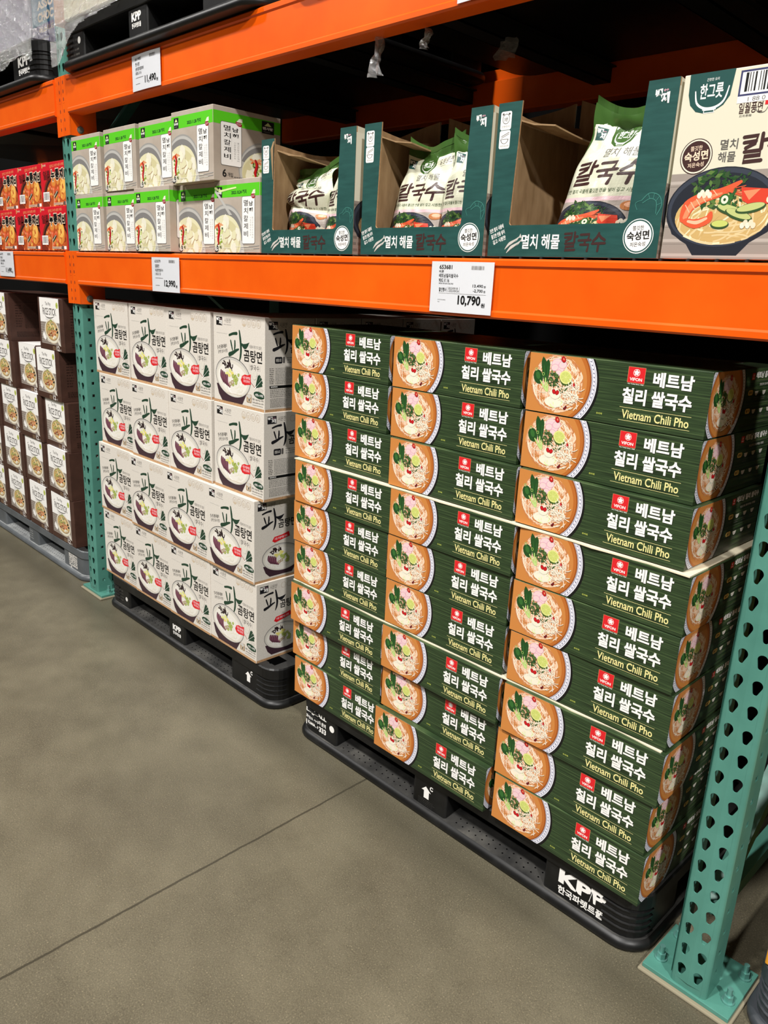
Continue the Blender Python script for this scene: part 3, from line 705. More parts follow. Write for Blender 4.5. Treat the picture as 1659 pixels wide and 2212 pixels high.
def art_cream_front(Wd):
    A = Art(1, .5, Wd - 1, 293, 19)
    A.rect(0, 0, Wd, 139, 'wood'); A.rnd = random.Random(2)
    for y in (0, 24, 52, 84, 118): A.rect(0, y, Wd, y + 1, 'wood2'); A.rect(0, y + 4, Wd, y + 9, 'wood3')
    A.push(0, 2, 1.12, 1.03); seafood(A); A.pop(); A.base(60)
    A.poly([(10, 294), (11, 262), (16, 246), (27, 235), (42, 231), (58, 233), (73, 241), (82, 254), (86, 294)], 'tteal'); hangeureut(A, 50, 262, 1.15, 'tteal')
    A.rect(95, 250, 236, 288, 'navy'); A.rect(98, 253, 233, 285, 'white'); A.barcode(104, 256, 230, 284)
    A.rect(95, 240, 238, 250, 'white'); A.text('1 88 0 1 2 0 4 7 1 0 3 5 6', 112, 241.5, 232, 248, 'mid')
    A.text('일월풍면', 100, 224, 138, 240, 'maroon', .01); A.text('日月豊麵', 103, 219, 122, 222.6, 'mid'); A.rect(141, 234, 146, 240, 'red'); A.stroke([(126, 232), (132, 224), (142, 224), (147, 232)], .9, 'mid')
    ripe_badge(A, 40, 165, 28, 'ivory', 'maroon')
    A.text('멸치', 79, 172, 108, 188, 'mid', .01); A.text('해물', 78, 153, 107, 169, 'mid', .01); kalguksu(A, 112, 150, 122, 42, 'maroon')
    return A
def art_bag(Wd, H):
    A = Art(2, 2, Wd - 2, H - 1, 23)
    A.rect(0, 0, Wd, H, 'bag'); A.rect(0, H - 26, Wd, H, 'bagg')
    A.poly([(62, H), (64, H - 50), (70, H - 64), (84, H - 73), (104, H - 73), (118, H - 64), (124, H - 50), (126, H)], 'bagg')
    hangeureut(A, 94, H - 46, .92, 'bagg')
    baekje(A, 12, H - 58, 46, H - 34, 'tteal')
    A.text('일월풍면', 136, H - 52, 176, H - 36, 'maroon', .01); A.greek(142, H - 58, 168, H - 54, 1, 'grey')
    A.text('멸치 해물', 70, 190, 152, 208, 'mid', .01)
    kalguksu(A, 14, 138, 160, 46, 'maroon')
    A.text('진한 멸치 국물에 쫄깃한 면을 넣어 깊고 시원한', 10, 122, 176, 130, 'herb', .01)
    A.rect(0, 0, Wd, 114, 'onion'); A.rect(0, 0, Wd, 106, 'wood3'); A.push(-14, -8, 1.12, .82); seafood(A); A.pop()
    A.ell(168, 96, 16, 9, 'n5'); A.ell(170, 98, 10, 5, 'shrimp3')
    return A
INKS['teall'] = '#3d7a70'
INKS['brown'] = '#43291f'

# ------------------------------------------------------------------ the building
def floor_material():
    m = M('polished_concrete', '#7a7159', .38, spec=.35); N, L, b = nodes(m)
    tc = N.new('ShaderNodeTexCoord')
    n1 = noise_tex(N, L, 2.2, 5, .6); n2 = noise_tex(N, L, 9, 6, .65); n3 = noise_tex(N, L, 300, 3, .7)
    r1 = ramp(N, L, n1.outputs['Fac'], [(.34, '#443f33'), (.5, '#5f5a4a'), (.66, '#79735f')])
    r2 = ramp(N, L, n2.outputs['Fac'], [(.3, '#454136'), (.7, '#7a7462')])
    mx = N.new('ShaderNodeMix'); mx.data_type = 'RGBA'; mx.inputs[0].default_value = .45
    L.new(r1.outputs[0], mx.inputs[6]); L.new(r2.outputs[0], mx.inputs[7])
    # exposed fine aggregate
    r3 = ramp(N, L, n3.outputs['Fac'], [(.30, '#3a362b'), (.46, '#5b5646'), (.62, '#726b58'), (.72, '#c9bb98')])
    mx2 = N.new('ShaderNodeMix'); mx2.data_type = 'RGBA'; mx2.inputs[0].default_value = .5
    L.new(mx.outputs[2], mx2.inputs[6]); L.new(r3.outputs[0], mx2.inputs[7])
    # saw-cut joint, hairline crazing
    sx = N.new('ShaderNodeSeparateXYZ'); L.new(tc.outputs['Object'], sx.inputs[0])
    def math_(op, a, bb):
        k = N.new('ShaderNodeMath'); k.operation = op
        for i, v in enumerate((a, bb)):
            if v is None: continue
            if isinstance(v, (int, float)): k.inputs[i].default_value = v
            else: L.new(v, k.inputs[i])
        return k.outputs[0]
    wob = math_('MULTIPLY', math_('SUBTRACT', n2.outputs['Fac'], .5), .012)
    jd = math_('ABSOLUTE', math_('SUBTRACT', math_('ADD', sx.outputs['X'], wob), 1.812), None)
    jm = math_('LESS_THAN', jd, .0032); jm = math_('MULTIPLY', jm, .75)
    vo = N.new('ShaderNodeTexVoronoi'); vo.feature = 'DISTANCE_TO_EDGE'; vo.inputs['Scale'].default_value = 9
    wv = N.new('ShaderNodeVectorMath'); wv.operation = 'MULTIPLY_ADD'; L.new(n2.outputs['Color'], wv.inputs[0]); wv.inputs[1].default_value = (.25, .25, .25); L.new(tc.outputs['Object'], wv.inputs[2])
    L.new(wv.outputs[0], vo.inputs['Vector'])
    cm = math_('LESS_THAN', vo.outputs['Distance'], .006); cn = noise_tex(N, L, 1.3, 2); cm = math_('MULTIPLY', cm, math_('GREATER_THAN', cn.outputs['Fac'], .56)); cm = math_('MULTIPLY', cm, .3)
    tot = math_('MAXIMUM', jm, cm)
    # darker band along the pallet line
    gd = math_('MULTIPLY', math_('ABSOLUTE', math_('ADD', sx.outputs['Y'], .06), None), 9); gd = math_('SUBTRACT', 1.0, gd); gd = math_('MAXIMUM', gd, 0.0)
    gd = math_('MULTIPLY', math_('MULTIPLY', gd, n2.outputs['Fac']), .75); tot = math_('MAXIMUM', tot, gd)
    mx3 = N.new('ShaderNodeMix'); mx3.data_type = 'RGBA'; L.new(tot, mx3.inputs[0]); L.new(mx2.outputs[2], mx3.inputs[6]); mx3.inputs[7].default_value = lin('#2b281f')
    L.new(mx3.outputs[2], b.inputs['Base Color'])
    rr = N.new('ShaderNodeMapRange'); rr.inputs['To Min'].default_value = .26; rr.inputs['To Max'].default_value = .5; L.new(n2.outputs['Fac'], rr.inputs['Value']); L.new(rr.outputs[0], b.inputs['Roughness'])
    bp = N.new('ShaderNodeBump'); bp.inputs['Strength'].default_value = .12; bp.inputs['Distance'].default_value = .001; L.new(n3.outputs['Fac'], bp.inputs['Height']); L.new(bp.outputs[0], b.inputs['Normal'])
    return m
b = MB(); b.box(-14, -9, -.05, 9, 1.4, 0, floor_material()); o = b.build('floor'); o['kind'] = 'structure'
b = MB(); b.box(-14, 1.4, 0, 9, 1.45, 9.2, M('dark_backing', '#0c0c0c', .9, spec=.1)); o = b.build('added_backing'); o['kind'] = 'structure'  # no wall here: black backing added to keep the rack interior dark
b = MB(); b.box(-14, -9, 9.2, 9, 1.45, 9.3, M('roof_deck', '#8d8d8a', .8)); o = b.build('ceiling'); o['kind'] = 'structure'

# ------------------------------------------------------------------ rack uprights
PITCH = .0508
def plate_holes(mb, outer, holes, F, t, mat, hmat=None):
    """flat plate (2D outline with holes) of thickness t, mapped by F(x, z, depth)"""
    loops = [outer] + holes; flat = [p for l in loops for p in l]
    tr = tessellate_polygon([[Vector((x, y, 0)) for x, y in l] for l in loops])
    n = len(flat); V = [F(x, y, 0) for x, y in flat] + [F(x, y, t) for x, y in flat]; fs = []
    for a, bb, c in tr:
        A_, B_, C_ = flat[a], flat[bb], flat[c]
        if (B_[0] - A_[0]) * (C_[1] - A_[1]) - (B_[1] - A_[1]) * (C_[0] - A_[0]) < 0: bb, c = c, bb
        fs.append((a, bb, c)); fs.append((c + n, bb + n, a + n))
    mb.add(V, fs, mat); o = 0; ws = []
    for i, l in enumerate(loops):
        k = len(l)
        if i > 0:
            for j in range(k): ws.append((o + j, o + (j + 1) % k, o + (j + 1) % k + n, o + j + n))
        o += k
    mb.add(V, ws, hmat or mat)
def teardrop(cx, cz, s=1):
    P = []
    for i in range(13):
        a = math.radians(-20 + 220 * i / 12); P.append((cx + .0092 * math.cos(a), cz + .0045 + .0092 * math.sin(a)))
    for i in range(7):
        a = math.radians(190 + 160 * i / 6); P.append((cx - .0018 * s + .0045 * math.cos(a), cz - .0112 + .0045 * math.sin(a)))
    return P
def upright(x0, ztop, label, group):
    root = empty('rack_upright', (x0, 0, 0), label, 'rack post', group)
    mat = MATS['teal_paint']; c = MB(); n = int((ztop - .0346) / PITCH); r = .0105; Wd = .076; Dp = .072
    dep = lambda x: .0045 * abs(x - .038) / .038
    F = lambda x, z, d: (x, d + dep(x), z)
    c.box(r, .003, .018, Wd - r, .0055, .0348, mat)
    for i in range(n):
        z0 = .0346 + PITCH * i; z1 = z0 + PITCH; zc = .06 + PITCH * i
        plate_holes(c, [(r, z0), (.038, z0), (.038, z1), (r, z1)], [teardrop(.0205, zc)], F, .0025, mat)
        plate_holes(c, [(.038, z0), (Wd - r, z0), (Wd - r, z1), (.038, z1)], [teardrop(.0552, zc - .0006)], F, .0025, mat)
        for X, sg in ((Wd, -1), (0, 1)):
            G = (lambda y, z, d, X=X, sg=sg: (X + sg * d, y, z))
            q = zc + .0105; h = .0058
            sq = [(.036 - h, q - h), (.036 + h, q - h), (.036 + h, q + h), (.036 - h, q + h)]
            if sg > 0: G = (lambda y, z, d: (d, .077 - y, z)); 
            if q + h < z1 - .001: plate_holes(c, [(r, z0), (Dp, z0), (Dp, z1), (r, z1)], [sq], G, .0025, mat)
            else: plate_holes(c, [(r, z0), (Dp, z0), (Dp, z1), (r, z1)], [], G, .0025, mat)
    for X, s in ((0, 1), (Wd, -1)):          # rolled corners
        L = []
        for z in (.018, ztop):
            L.append([(X + s * (r - r * math.cos(k * PI / 6)), .0035 + (r - .0035) * (1 - math.sin(k * PI / 6)), z) for k in range(4)])
        P = [p for l in L for p in l]; c.add(P, [(k, k + 1, 5 + k, 4 + k) if s < 0 else (4 + k, 5 + k, k + 1, k) for k in range(3)], mat, True)
        c.box(min(X, X + s * .0025), r, .018, max(X, X + s * .0025), Dp, .0346, mat)
    c.build('column', root)
    c = MB(); c.box(0, .98, .018, Wd, 1.052, ztop, mat); c.build('rear_column', root)
    p = MB(); p.box(-.058, -.002, .008, .126, .155, .018, mat, .0012); p.build('base_plate', root)
    p = MB(); p.box(-.064, -.011, 0, .132, .158, .008, M('grout', '#8a826c', .9), .003); p.build('grout_bed', root)
    for bx, by in ((-.036, .038), (.108, .040), (-.036, .125), (.108, .125)):
        a = MB(); z = .018
        a.cyl((bx, by, z), (bx, by, z + .003), .013, MATS['teal_zinc']); a.cyl((bx, by, z + .003), (bx, by, z + .016), .0095, MATS['teal_zinc'], n=6); a.cyl((bx, by, z + .016), (bx, by, z + .033), .0055, MATS['teal_zinc'])
        a.build('anchor_bolt', root)
    def brace(y0, z0, y1, z1, w=.034):
        a = MB(); d = Vector((0, y1 - y0, z1 - z0)).normalized(); nn = Vector((0, -d.z, d.y)) * (w / 2)
        A_, B_ = Vector((0, y0, z0)), Vector((0, y1, z1)); L = []
        for P in (A_, B_): L.append([(P + nn + Vector((.022, 0, 0)))[:], (P + nn + Vector((.054, 0, 0)))[:], (P - nn + Vector((.054, 0, 0)))[:], (P - nn + Vector((.022, 0, 0)))[:]])
        a.loft(L, mat); a.build('brace', root)
    brace(.06, .19, 1.0, .19); brace(.06, .20, 1.0, .98); brace(1.0, 1.02, .06, 1.74); brace(.06, 1.72, 1.0, 3.0 if ztop > 2.9 else ztop)
    return root
upright(0.0, 3.0, 'teal perforated rack post standing between the brown cartons and the white cartons', None)
upright(2.7396, 3.0, 'teal perforated rack post bolted to the floor right of the green stack', None)

# ------------------------------------------------------------------ beams
def beam(x0, x1, z0, z1, label, rear=False, y=-.012, left_c=True, right_c=True):
    root = empty('shelf_beam', ((x0 + x1) / 2, y, z0), label, 'rack beam')
    om = MATS['orange_paint']; xm = (x0 + x1) / 2; a = MB(); H = z1 - z0; w = (x1 - x0) / 2
    prof = [(.004, 0), (0, .004), (0, .014), (.0035, .018), (.0035, H - .018), (0, H - .014), (0, H - .004), (.004, H), (.056, H), (.06, H - .004), (.06, .004), (.056, 0)]
    if rear: prof = [(.004, 0), (0, .004), (0, H - .04), (.002, H - .038), (.014, H - .036), (.014, H), (.06, H), (.06, 0)]
    a.loft([[(xx, py, pz) for py, pz in prof] for xx in (w, -w)], om)
    a.build('beam_profile', root)
    if rear: return root
    for on, xs, sg, wc in ((left_c, x0 - .06 - xm, 1, .0585), (right_c, x1 + .0535 - xm, -1, .024)):
        if not on: continue
        k = MB(); zt = H + .004; zb = -.073
        xa, xb = sorted((xs, xs + sg * wc))
        k.box(xa, .0065, zb, xb, .0105, zt, om, .0012)
        xs2 = xs + sg * wc; xa, xb = sorted((xs2 - sg * .004, xs2))
        if wc > .03: k.box(xa, .0065, zb, xb, .11, zt, om, .001)
        else:
            xa, xb = sorted((xs2, xs + sg * .053)); k.box(xa, .0085, zb, xb, .0112, zt, om)
        kc = k.build('connector', root)
        h = MB(); dark = M('dark_orange', '#7a2c06', .6)  # dents drawn as flat ovals, their shade put into the dark orange
        for i, zz in enumerate((zt - .022, zt - .052, zt - .078, zt - .09, zt - .118, zt - .148, zt - .18)):
            cx = xs + sg * (.017 if wc > .03 else .012); rw, rh = (.0032, .0065) if i != 3 else (.0075, .002)
            h.loft([[(cx + rw * math.cos(q * PI / 5) * -1, .0060, zz + rh * math.sin(q * PI / 5)) for q in range(10)], [(cx + rw * math.cos(q * PI / 5) * -1, .0066, zz + rh * math.sin(q * PI / 5)) for q in range(10)]], dark if i != 3 else om)
        h.build('dent_marks', kc)
        if wc < .03: continue
        bo = MB(); bx = xs2 + sg * .0; z = zb + .022
        bo.cyl((bx, .045, z), (bx + sg * .003, .045, z), .013, MATS['zinc']); bo.cyl((bx + sg * .003, .045, z), (bx + sg * .011, .045, z), .0085, MATS['zinc'], n=6); bo.build('bolt', kc)
    return root
beam(.1, 2.7221, 1.322, 1.445, 'long orange beam carrying the trays, with the big discount price card on it')
beam(-2.7, -.0175, 1.322, 1.445, 'orange beam under the red boxes in the bay left of the post', left_c=False)
beam(.1, 2.7221, 1.932, 2.058, 'orange beam across the top carrying the wrapped pallet')
beam(-2.7, -.0175, 1.932, 2.058, 'orange beam at the upper left above the red boxes', left_c=False)
beam(.08, 2.735, 1.975, 2.115, 'orange rear beam seen deep in the rack behind the trays', rear=True, y=.985)
beam(-2.7, -.005, 1.975, 2.115, 'dim orange rear beam deep in the bay left of the post', rear=True, y=.985)
beam(.08, 2.735, 1.322, 1.44, 'dark rear beam of the lower shelf behind the boxes', rear=True, y=.985)
beam(-2.7, -.005, 1.322, 1.44, 'dark rear beam of the lower shelf in the left bay', rear=True, y=.985)
beam(2.8406, 5.46, 1.322, 1.445, 'orange lower beam of the bay beyond the right post', right_c=False)
beam(2.8406, 5.46, 1.932, 2.058, 'orange upper beam of the bay beyond the right post', right_c=False)
XB = ['first from the post', 'second from the post', 'third from the post, behind the hanging plastic', 'fourth from the post']
for i, x in enumerate((.55, 1.17, 1.72, 2.25)):
    a = MB(); ds = MATS['dark_steel']
    a.box(-.03, .05, 0, .03, .983, .004, ds); a.box(-.03, .05, 0, -.026, .983, .045, ds); a.box(.026, .05, 0, .03, .983, .045, ds); a.box(-.045, .05, .041, -.026, .983, .045, ds); a.box(.026, .05, .041, .045, .983, .045, ds)
    tag(a.build('deck_support_bar', loc=(x, 0, 2.013)), 'black steel crossbar under the upper shelf, ' + XB[i], 'support bar', 'crossbars under the upper shelf')
for i, (x0, x1, lab) in enumerate(((.105, 2.70, 'steel wire deck that the trays and bowl boxes stand on'), (-2.7, -.04, 'steel wire deck under the red boxes'))):
    a = MB(); n = int((x1 - x0) / .05)
    for k in range(n + 1):
        xx = x0 + (x1 - x0) * k / n; a.box(xx - .0025, -.002, .0, xx + .0025, 1.04, .004, MATS['dark_steel'])
    for k in range(9): a.box(x0, .05 + k * .12, -.003, x1, .054 + k * .12, 0, MATS['dark_steel'])
    tag(a.build('wire_deck', loc=(0, 0, 1.4455)), lab, 'shelf deck')

# ------------------------------------------------------------------ plastic pallets
def rrloop(x0, y0, x1, y1, r, z, n=6):
    P = []
    for cx, cy, a in ((x1 - r, y1 - r, 0), (x0 + r, y1 - r, 90), (x0 + r, y0 + r, 180), (x1 - r, y0 + r, 270)):
        P += [(cx + r * math.cos(math.radians(a + 90 * i / n)), cy + r * math.sin(math.radians(a + 90 * i / n)), z) for i in range(n + 1)]
    return P
def pallet(x0, y0, z0, mat, sill, label, marks, group, ribs=True, L=1.2, D=1.0, Hh=.143):
    """origin at the front left bottom corner; blocks stand back from the rounded bottom rim"""
    root = empty('plastic_pallet', (x0, y0, z0), label, 'pallet', group)
    b = MB(); R = .07
    b.loft([rrloop(k, k, L - k, D - k, R - min(k, .05), z) for k, z in ((.006, 0), (.001, .004), (0, .010), (.001, .016), (.005, .022), (.011, .0255))], mat, True, False, True)
    b.loft([rrloop(k, k, L - k, D - k, R - min(k, .05), z) for k, z in ((.011, .0255), (.045, .0295), (.07, .031))], sill, False, True)
    for y in (.028, .046):
        for s0, s1 in ((.21, .5), (.66, .92)):
            n = 13
            for i in range(n):
                x = s0 + (s1 - s0) * i / (n - 1); zz = .0275 if y < .03 else .0296
                b.loft([[(x + .0022 * math.cos(q * PI / 4), y + .0022 * math.sin(q * PI / 4), zz + e) for q in range(8)] for e in (0, .0006)], MATS['black_hole'])
    b.build('base_frame', root)
    d = MB(); i0 = .011
    d.loft([rrloop(k, k, L - k, D - k, R - .01 - (k - i0) * .5, z) for k, z in ((i0 + .004, .104), (i0, .106), (i0, Hh - .004), (i0 + .004, Hh))], mat, True, False)
    d.loft([rrloop(k, k, L - k, D - k, R - .012, Hh) for k in (i0 + .004, i0 + .03)] , MATS['dusty_top'], False, True)
    for i in range(13):
        for j in range(11):
            if (i in (0, 12)) or (j in (0, 10)):
                x = .08 + i * (L - .16) / 12; y = .075 + j * (D - .15) / 10; d.box(x - .028, y - .026, Hh, x + .028, y + .026, Hh + .0006, MATS['black_hole'])
    for i in range(2):
        for x in (L - .075, L - .11, .075, .11): d.loft([[(x + .006 * math.cos(q * PI / 4), .05 + .005 * math.sin(q * PI / 4), Hh + e) for q in range(8)] for e in (0, .0005)], MATS['black_hole'])
    d.build('deck', root)
    e = .016; bw = [(e, .19), (.515 - .005, .63), (L - .26, L - e)]; bd = [(e, .2), (.43, .57), (D - .2, D - e)]
    for i, (xa, xb) in enumerate(bw):
        for j, (ya, yb) in enumerate(bd):
            k = MB()
            def rad(z):
                P = []
                for cx, cy, a, c in ((xb, yb, 0, (i == 2 and j == 2)), (xa, yb, 90, (i == 0 and j == 2)), (xa, ya, 180, (i == 0 and j == 0)), (xb, ya, 270, (i == 2 and j == 0))):
                    r = .055 if c else .008; sx = -1 if cx == xb else 1; sy = -1 if cy == yb else 1
                    for q in range(7): P.append((cx + sx * r + r * math.cos(math.radians(a + 15 * q)), cy + sy * r + r * math.sin(math.radians(a + 15 * q)), z))
                return P
            k.loft([rad(.026), rad(.107)], mat, False, False)
            if j == 0:
                for A in marks.get(i, []):
                    if A: k.art(A, lambda u, v, h, xa=xa: (xa + u, e - h, v))
            if ribs and (i in (0, 2)) and j == 0:
                for q in range(4):
                    z = .042 + q * .017; P = []
                    for t in range(7):
                        an = math.radians(15 * t); s = 1 if i == 2 else -1; cx = xb - .055 if i == 2 else xa + .055
                        P.append((cx + s * .055 * math.sin(an), e + .055 - .055 * math.cos(an)))
                    P = [(P[0][0] - (.035 if i == 2 else -.035), P[0][1])] + P
                    cx, cy = (xb - .055 if i == 2 else xa + .055), e + .055
                    def off(p, o):
                        if i == 2 and p[0] <= cx or i == 0 and p[0] >= cx: return (p[0], p[1] - o)
                        l = math.hypot(p[0] - cx, p[1] - cy); return (p[0] + (p[0] - cx) / l * o, p[1] + (p[1] - cy) / l * o)
                    L4 = []
                    for p in (P if i == 2 else P[::-1]):
                        a0 = off(p, -.001); a1 = off(p, .004); L4.append([(a0[0], a0[1], z), (a1[0], a1[1], z + .002), (a1[0], a1[1], z + .004), (a0[0], a0[1], z + .006)])
                    k.loft(L4, mat)
            k.build('block', root)
    return root
def A_kpp(x, y, w, h, worn=0):
    A = Art(0, 0, 400, 140, 31)
    A.text('KPP', x, y + h * .44, x + w, y + h, 'white', .05); A.text('한국파렛트풀', x + w * .01, y, x + w * .98, y + h * .33, 'white', .03)
    if worn: A.poly([(x + w * .69, y + h * .42), (x + w * .68, y + h * .8), (x + w * .72, y + h * .86), (x + w * .76, y + h * .42)], MATS['black_plastic']); A.stroke([(x + w * .67, y + h * .42), (x + w * .72, y + h * .9)], 1.2, 'white', smooth=False)
    return A
def A_arrow(x, y, s):
    A = Art(0, 0, 400, 140, 32); A.push(x, y, s)
    A.poly([(0, 24), (15, 38), (34, 24), (27, 24), (27, 2), (9, 2), (9, 24)], 'white'); A.text('C', 29, 33, 40, 46, 'white', .05); A.pop(); return A
def A_dot(x, y, r, q=0):
    A = Art(0, 0, 400, 140, 33); A.ell(x, y, r, r, 'white')
    if q: A.stroke([(x - r * .4, y + r * .4), (x + r * .1, y + r * .5), (x + r * .1, y - r * .2), (x + r * .5, y - r * .5)], r * .22, 'black', smooth=False)
    return A
def A_embossed(x, y, w, h):
    A = Art(0, 0, 400, 140, 34); A.greek(x, y, x + w, y + h, 4, MATS['worn_plastic']); return A
def A_logis():
    A = Art(0, 0, 400, 140, 35)
    A.text('LogisALL', 30, 84, 126, 102, 'white', .04); A.text('파렛트 지게차 문의', 30, 64, 124, 78, 'white', .03); A.text('1588-1333', 30, 41, 126, 59, 'white', .04); return A
BP, WP, GP, PP, SP = (MATS[k] for k in ('black_plastic', 'worn_plastic', 'grey_plastic', 'pale_plastic', 'slate_plastic'))
pallet(1.472, 0, 0, BP, WP, 'scuffed black plastic pallet on the floor under the green cartons', {0: [A_logis(), A_dot(152, 76, 11)], 1: [A_arrow(32, 50, 1.0), A_embossed(22, 28, 62, 20)], 2: [A_kpp(40, 34, 122, 66, 1)]}, None)
pallet(.155, .003, 0, BP, WP, 'black plastic pallet on the floor under the white cartons', {0: [A_dot(148, 62, 9, 1), A_embossed(48, 40, 80, 55)], 1: [A_kpp(31, 46, 60, 42)], 2: [A_arrow(86, 48, 1.05)]}, None)
def A_sheet():
    A = Art(0, 0, 400, 140, 36); A.rect(56, 36, 146, 96, 'ltgrey')
    for i in range(5): A.rect(56, 46 + i * 10, 146, 47.4 + i * 10, GP)
    A.rnd = random.Random(4)
    for i in range(60):
        x, y = A.rnd.uniform(58, 140), A.rnd.uniform(38, 92); A.rect(x, y, x + 5, y + 4, GP)
    A.rect(70, 24, 84, 34, 'ltgrey'); return A
def A_vents():
    A = Art(0, 0, 400, 140, 37); A.greek(10, 40, 60, 90, 4, PP); return A
pallet(-1.285, .02, 0, GP, PP, 'grey plastic pallet on the floor under the brown cartons', {1: [A_vents()], 2: [A_sheet()]}, None, ribs=False)
pallet(2.872, .02, 0, SP, SP, 'dark grey plastic pallet at the bottom right corner under the orange carton', {}, None)
pallet(.11, -.045, 2.062, BP, WP, 'black plastic pallet on the top beam, trailing stretch wrap at its corner', {0: [A_dot(140, 78, 11), A_embossed(70, 30, 70, 60)], 1: [A_kpp(24, 48, 60, 44)]}, None)
pallet(-1.284, -.045, 2.062, BP, WP, 'black plastic pallet on the upper left beam under the wrapped chocolate cartons', {2: [A_kpp(56, 38, 114, 64)]}, None)
pallet(1.43, -.04, 2.062, BP, WP, 'unseen black plastic pallet added under the shading load above the trays', {}, None)  # added to carry the light-blocking load above the trays
pallet(2.93, -.04, 2.062, BP, WP, 'unseen black plastic pallet added under the shading load beyond the right post', {}, None)  # added to carry the light-blocking load of the next bay
pallet(-2.62, -.04, 2.062, BP, WP, 'unseen black plastic pallet added under the shading load on the upper left beam', {}, None)  # added to carry the light-blocking load at the far left

# ------------------------------------------------------------------ printed cartons
def carton_mesh(name, Wd, D, H, mat, front=None, right=None, top=None, left=None, bev=.0015, extra=None):
    """closed carton, origin at the middle of its front bottom edge"""
    b = MB(); b.box(-Wd / 2, 0, 0, Wd / 2, D, H, mat, bev)
    if front: b.art(front, lambda u, v, h: (u - Wd / 2, -h, v))
    if right: b.art(right, lambda u, v, h: (Wd / 2 + h, u, v))
    if left: b.art(left, lambda u, v, h: (-Wd / 2 - h, D - u, v))
    if top: b.art(top, lambda u, v, h: (u - Wd / 2, v, H + h))
    if extra: extra(b)
    return b.mesh(name)
def put(name, me, x, y, z, rz, label, cat, group=None):
    o = bpy.data.objects.new(name, me); COL.objects.link(o); o.location = (x, y, z); o.rotation_euler = (0, 0, rz)
    return tag(o, label, cat, group)
ORD = ['top', 'second from the top', 'third from the top', 'fourth from the top', 'fifth from the top', 'sixth from the top', 'seventh from the top', 'eighth from the top', 'bottom']
rj = random.Random(7)

# green pho cartons: three columns of nine, two pads between the layers
PW, PD, PH = .391, .33, .1225
pho = carton_mesh('noodle_carton', PW, PD, PH, MATS['green_print'], art_pho_front(391, 122.5), art_pho_side(330, 122.5), art_pho_top(391, 330))
PX = [[1.418, 1.823, 2.228], [1.421, 1.827, 2.228], [1.443, 1.839, 2.237], [1.467, 1.855, 2.258], [1.459, 1.853, 2.256], [1.462, 1.854, 2.261], [1.467, 1.858, 2.266], [1.457, 1.855, 2.255], [1.475, 1.849, 2.261]]
PY = [[.016, .016, .016], [.015, .015, .017], [.011, .004, .004], [-.004, -.004, -.002], [0, 0, -.003], [.001, .001, .0], [-.012, -.009, -.010], [.005, .004, -.004], [0, -.012, -.006]]
COLN = ['left', 'middle', 'right']
for k in range(9):
    z = .1435 + (8 - k) * .1236 + (.0035 if k < 6 else 0) + (.0035 if k < 3 else 0)
    for c in range(3):
        put('noodle_carton', pho, PX[k][c] + PW / 2, PY[k][c], z, rj.uniform(-.006, .006),
            'green pho carton, %s in the %s column of the tall stack' % (ORD[k], COLN[c]), 'carton', 'green pho cartons on the pallet')
for k, lab in ((5, 'thin cream cardboard sheet lying under the third layer of green cartons'), (2, 'thin cream cardboard sheet lying under the sixth layer of green cartons')):
    z = .1435 + (k + 1) * .1236 - .0005 + (.0035 if k == 5 else 0); b = MB(); n = 40
    R_ = random.Random(k); prof = [(1.462 + 1.184 * i / n, -.0035 + .004 * math.sin(i * .9) * R_.random()) for i in range(n + 1)]
    if k == 2: prof = [(x, y + .003) for x, y in prof]
    b.loft([[(x, y, zz) for x, y in prof] + [(2.646, .36, zz), (1.462, .36, zz)] for zz in (z - .0006, z + .0022)], MATS['pad_board'])
    tag(b.build('layer_pad'), lab, 'cardboard sheet')

# white beef-bone rice noodle cartons: four columns of four, and the column going back
WW, WD, WH = .276, .192, .2815
wf = art_white_front(276, 281.5)
wA = carton_mesh('noodle_carton', WW, WD, WH, MATS['white_board'], wf, art_white_side(192, 281.5, True))
wB = carton_mesh('noodle_carton', WW, WD, WH, MATS['white_board'], wf, art_white_side(192, 281.5, False))
WX = [[.135, .423, .701, .993], [.158, .435, .712, .999], [.144, .4205, .697, .9735], [.150, .4265, .703, .9795]]
WY = [[.030, .030, .028, .030], [.026, .018, .020, .024], [.016, .008, .006, .006], [.016, .012, .010, .012]]
WN = ['leftmost', 'second', 'third', 'rightmost']; WR = ['top', 'second', 'third', 'bottom']
for k in range(4):
    z = .1435 + (3 - k) * .282
    for c in range(4):
        put('noodle_carton', wA if k < 2 else wB, WX[k][c] + WW / 2, WY[k][c], z, rj.uniform(-.008, .008),
            'white rice noodle carton with green brush lettering, %s in the %s row of the stack' % (WN[c], WR[k]), 'carton', 'white cartons on the pallet')
    for d in range(1, 5):
        put('noodle_carton', wA if k < 2 else wB, WX[k][3] + WW / 2, WY[k][3] + d * .1965, z, rj.uniform(-.005, .005),
            'white carton in shade, %s behind the rightmost one of the %s row' % (['first', 'second', 'third', 'fourth'][d - 1], WR[k]), 'carton', 'white cartons at the back of the pallet')

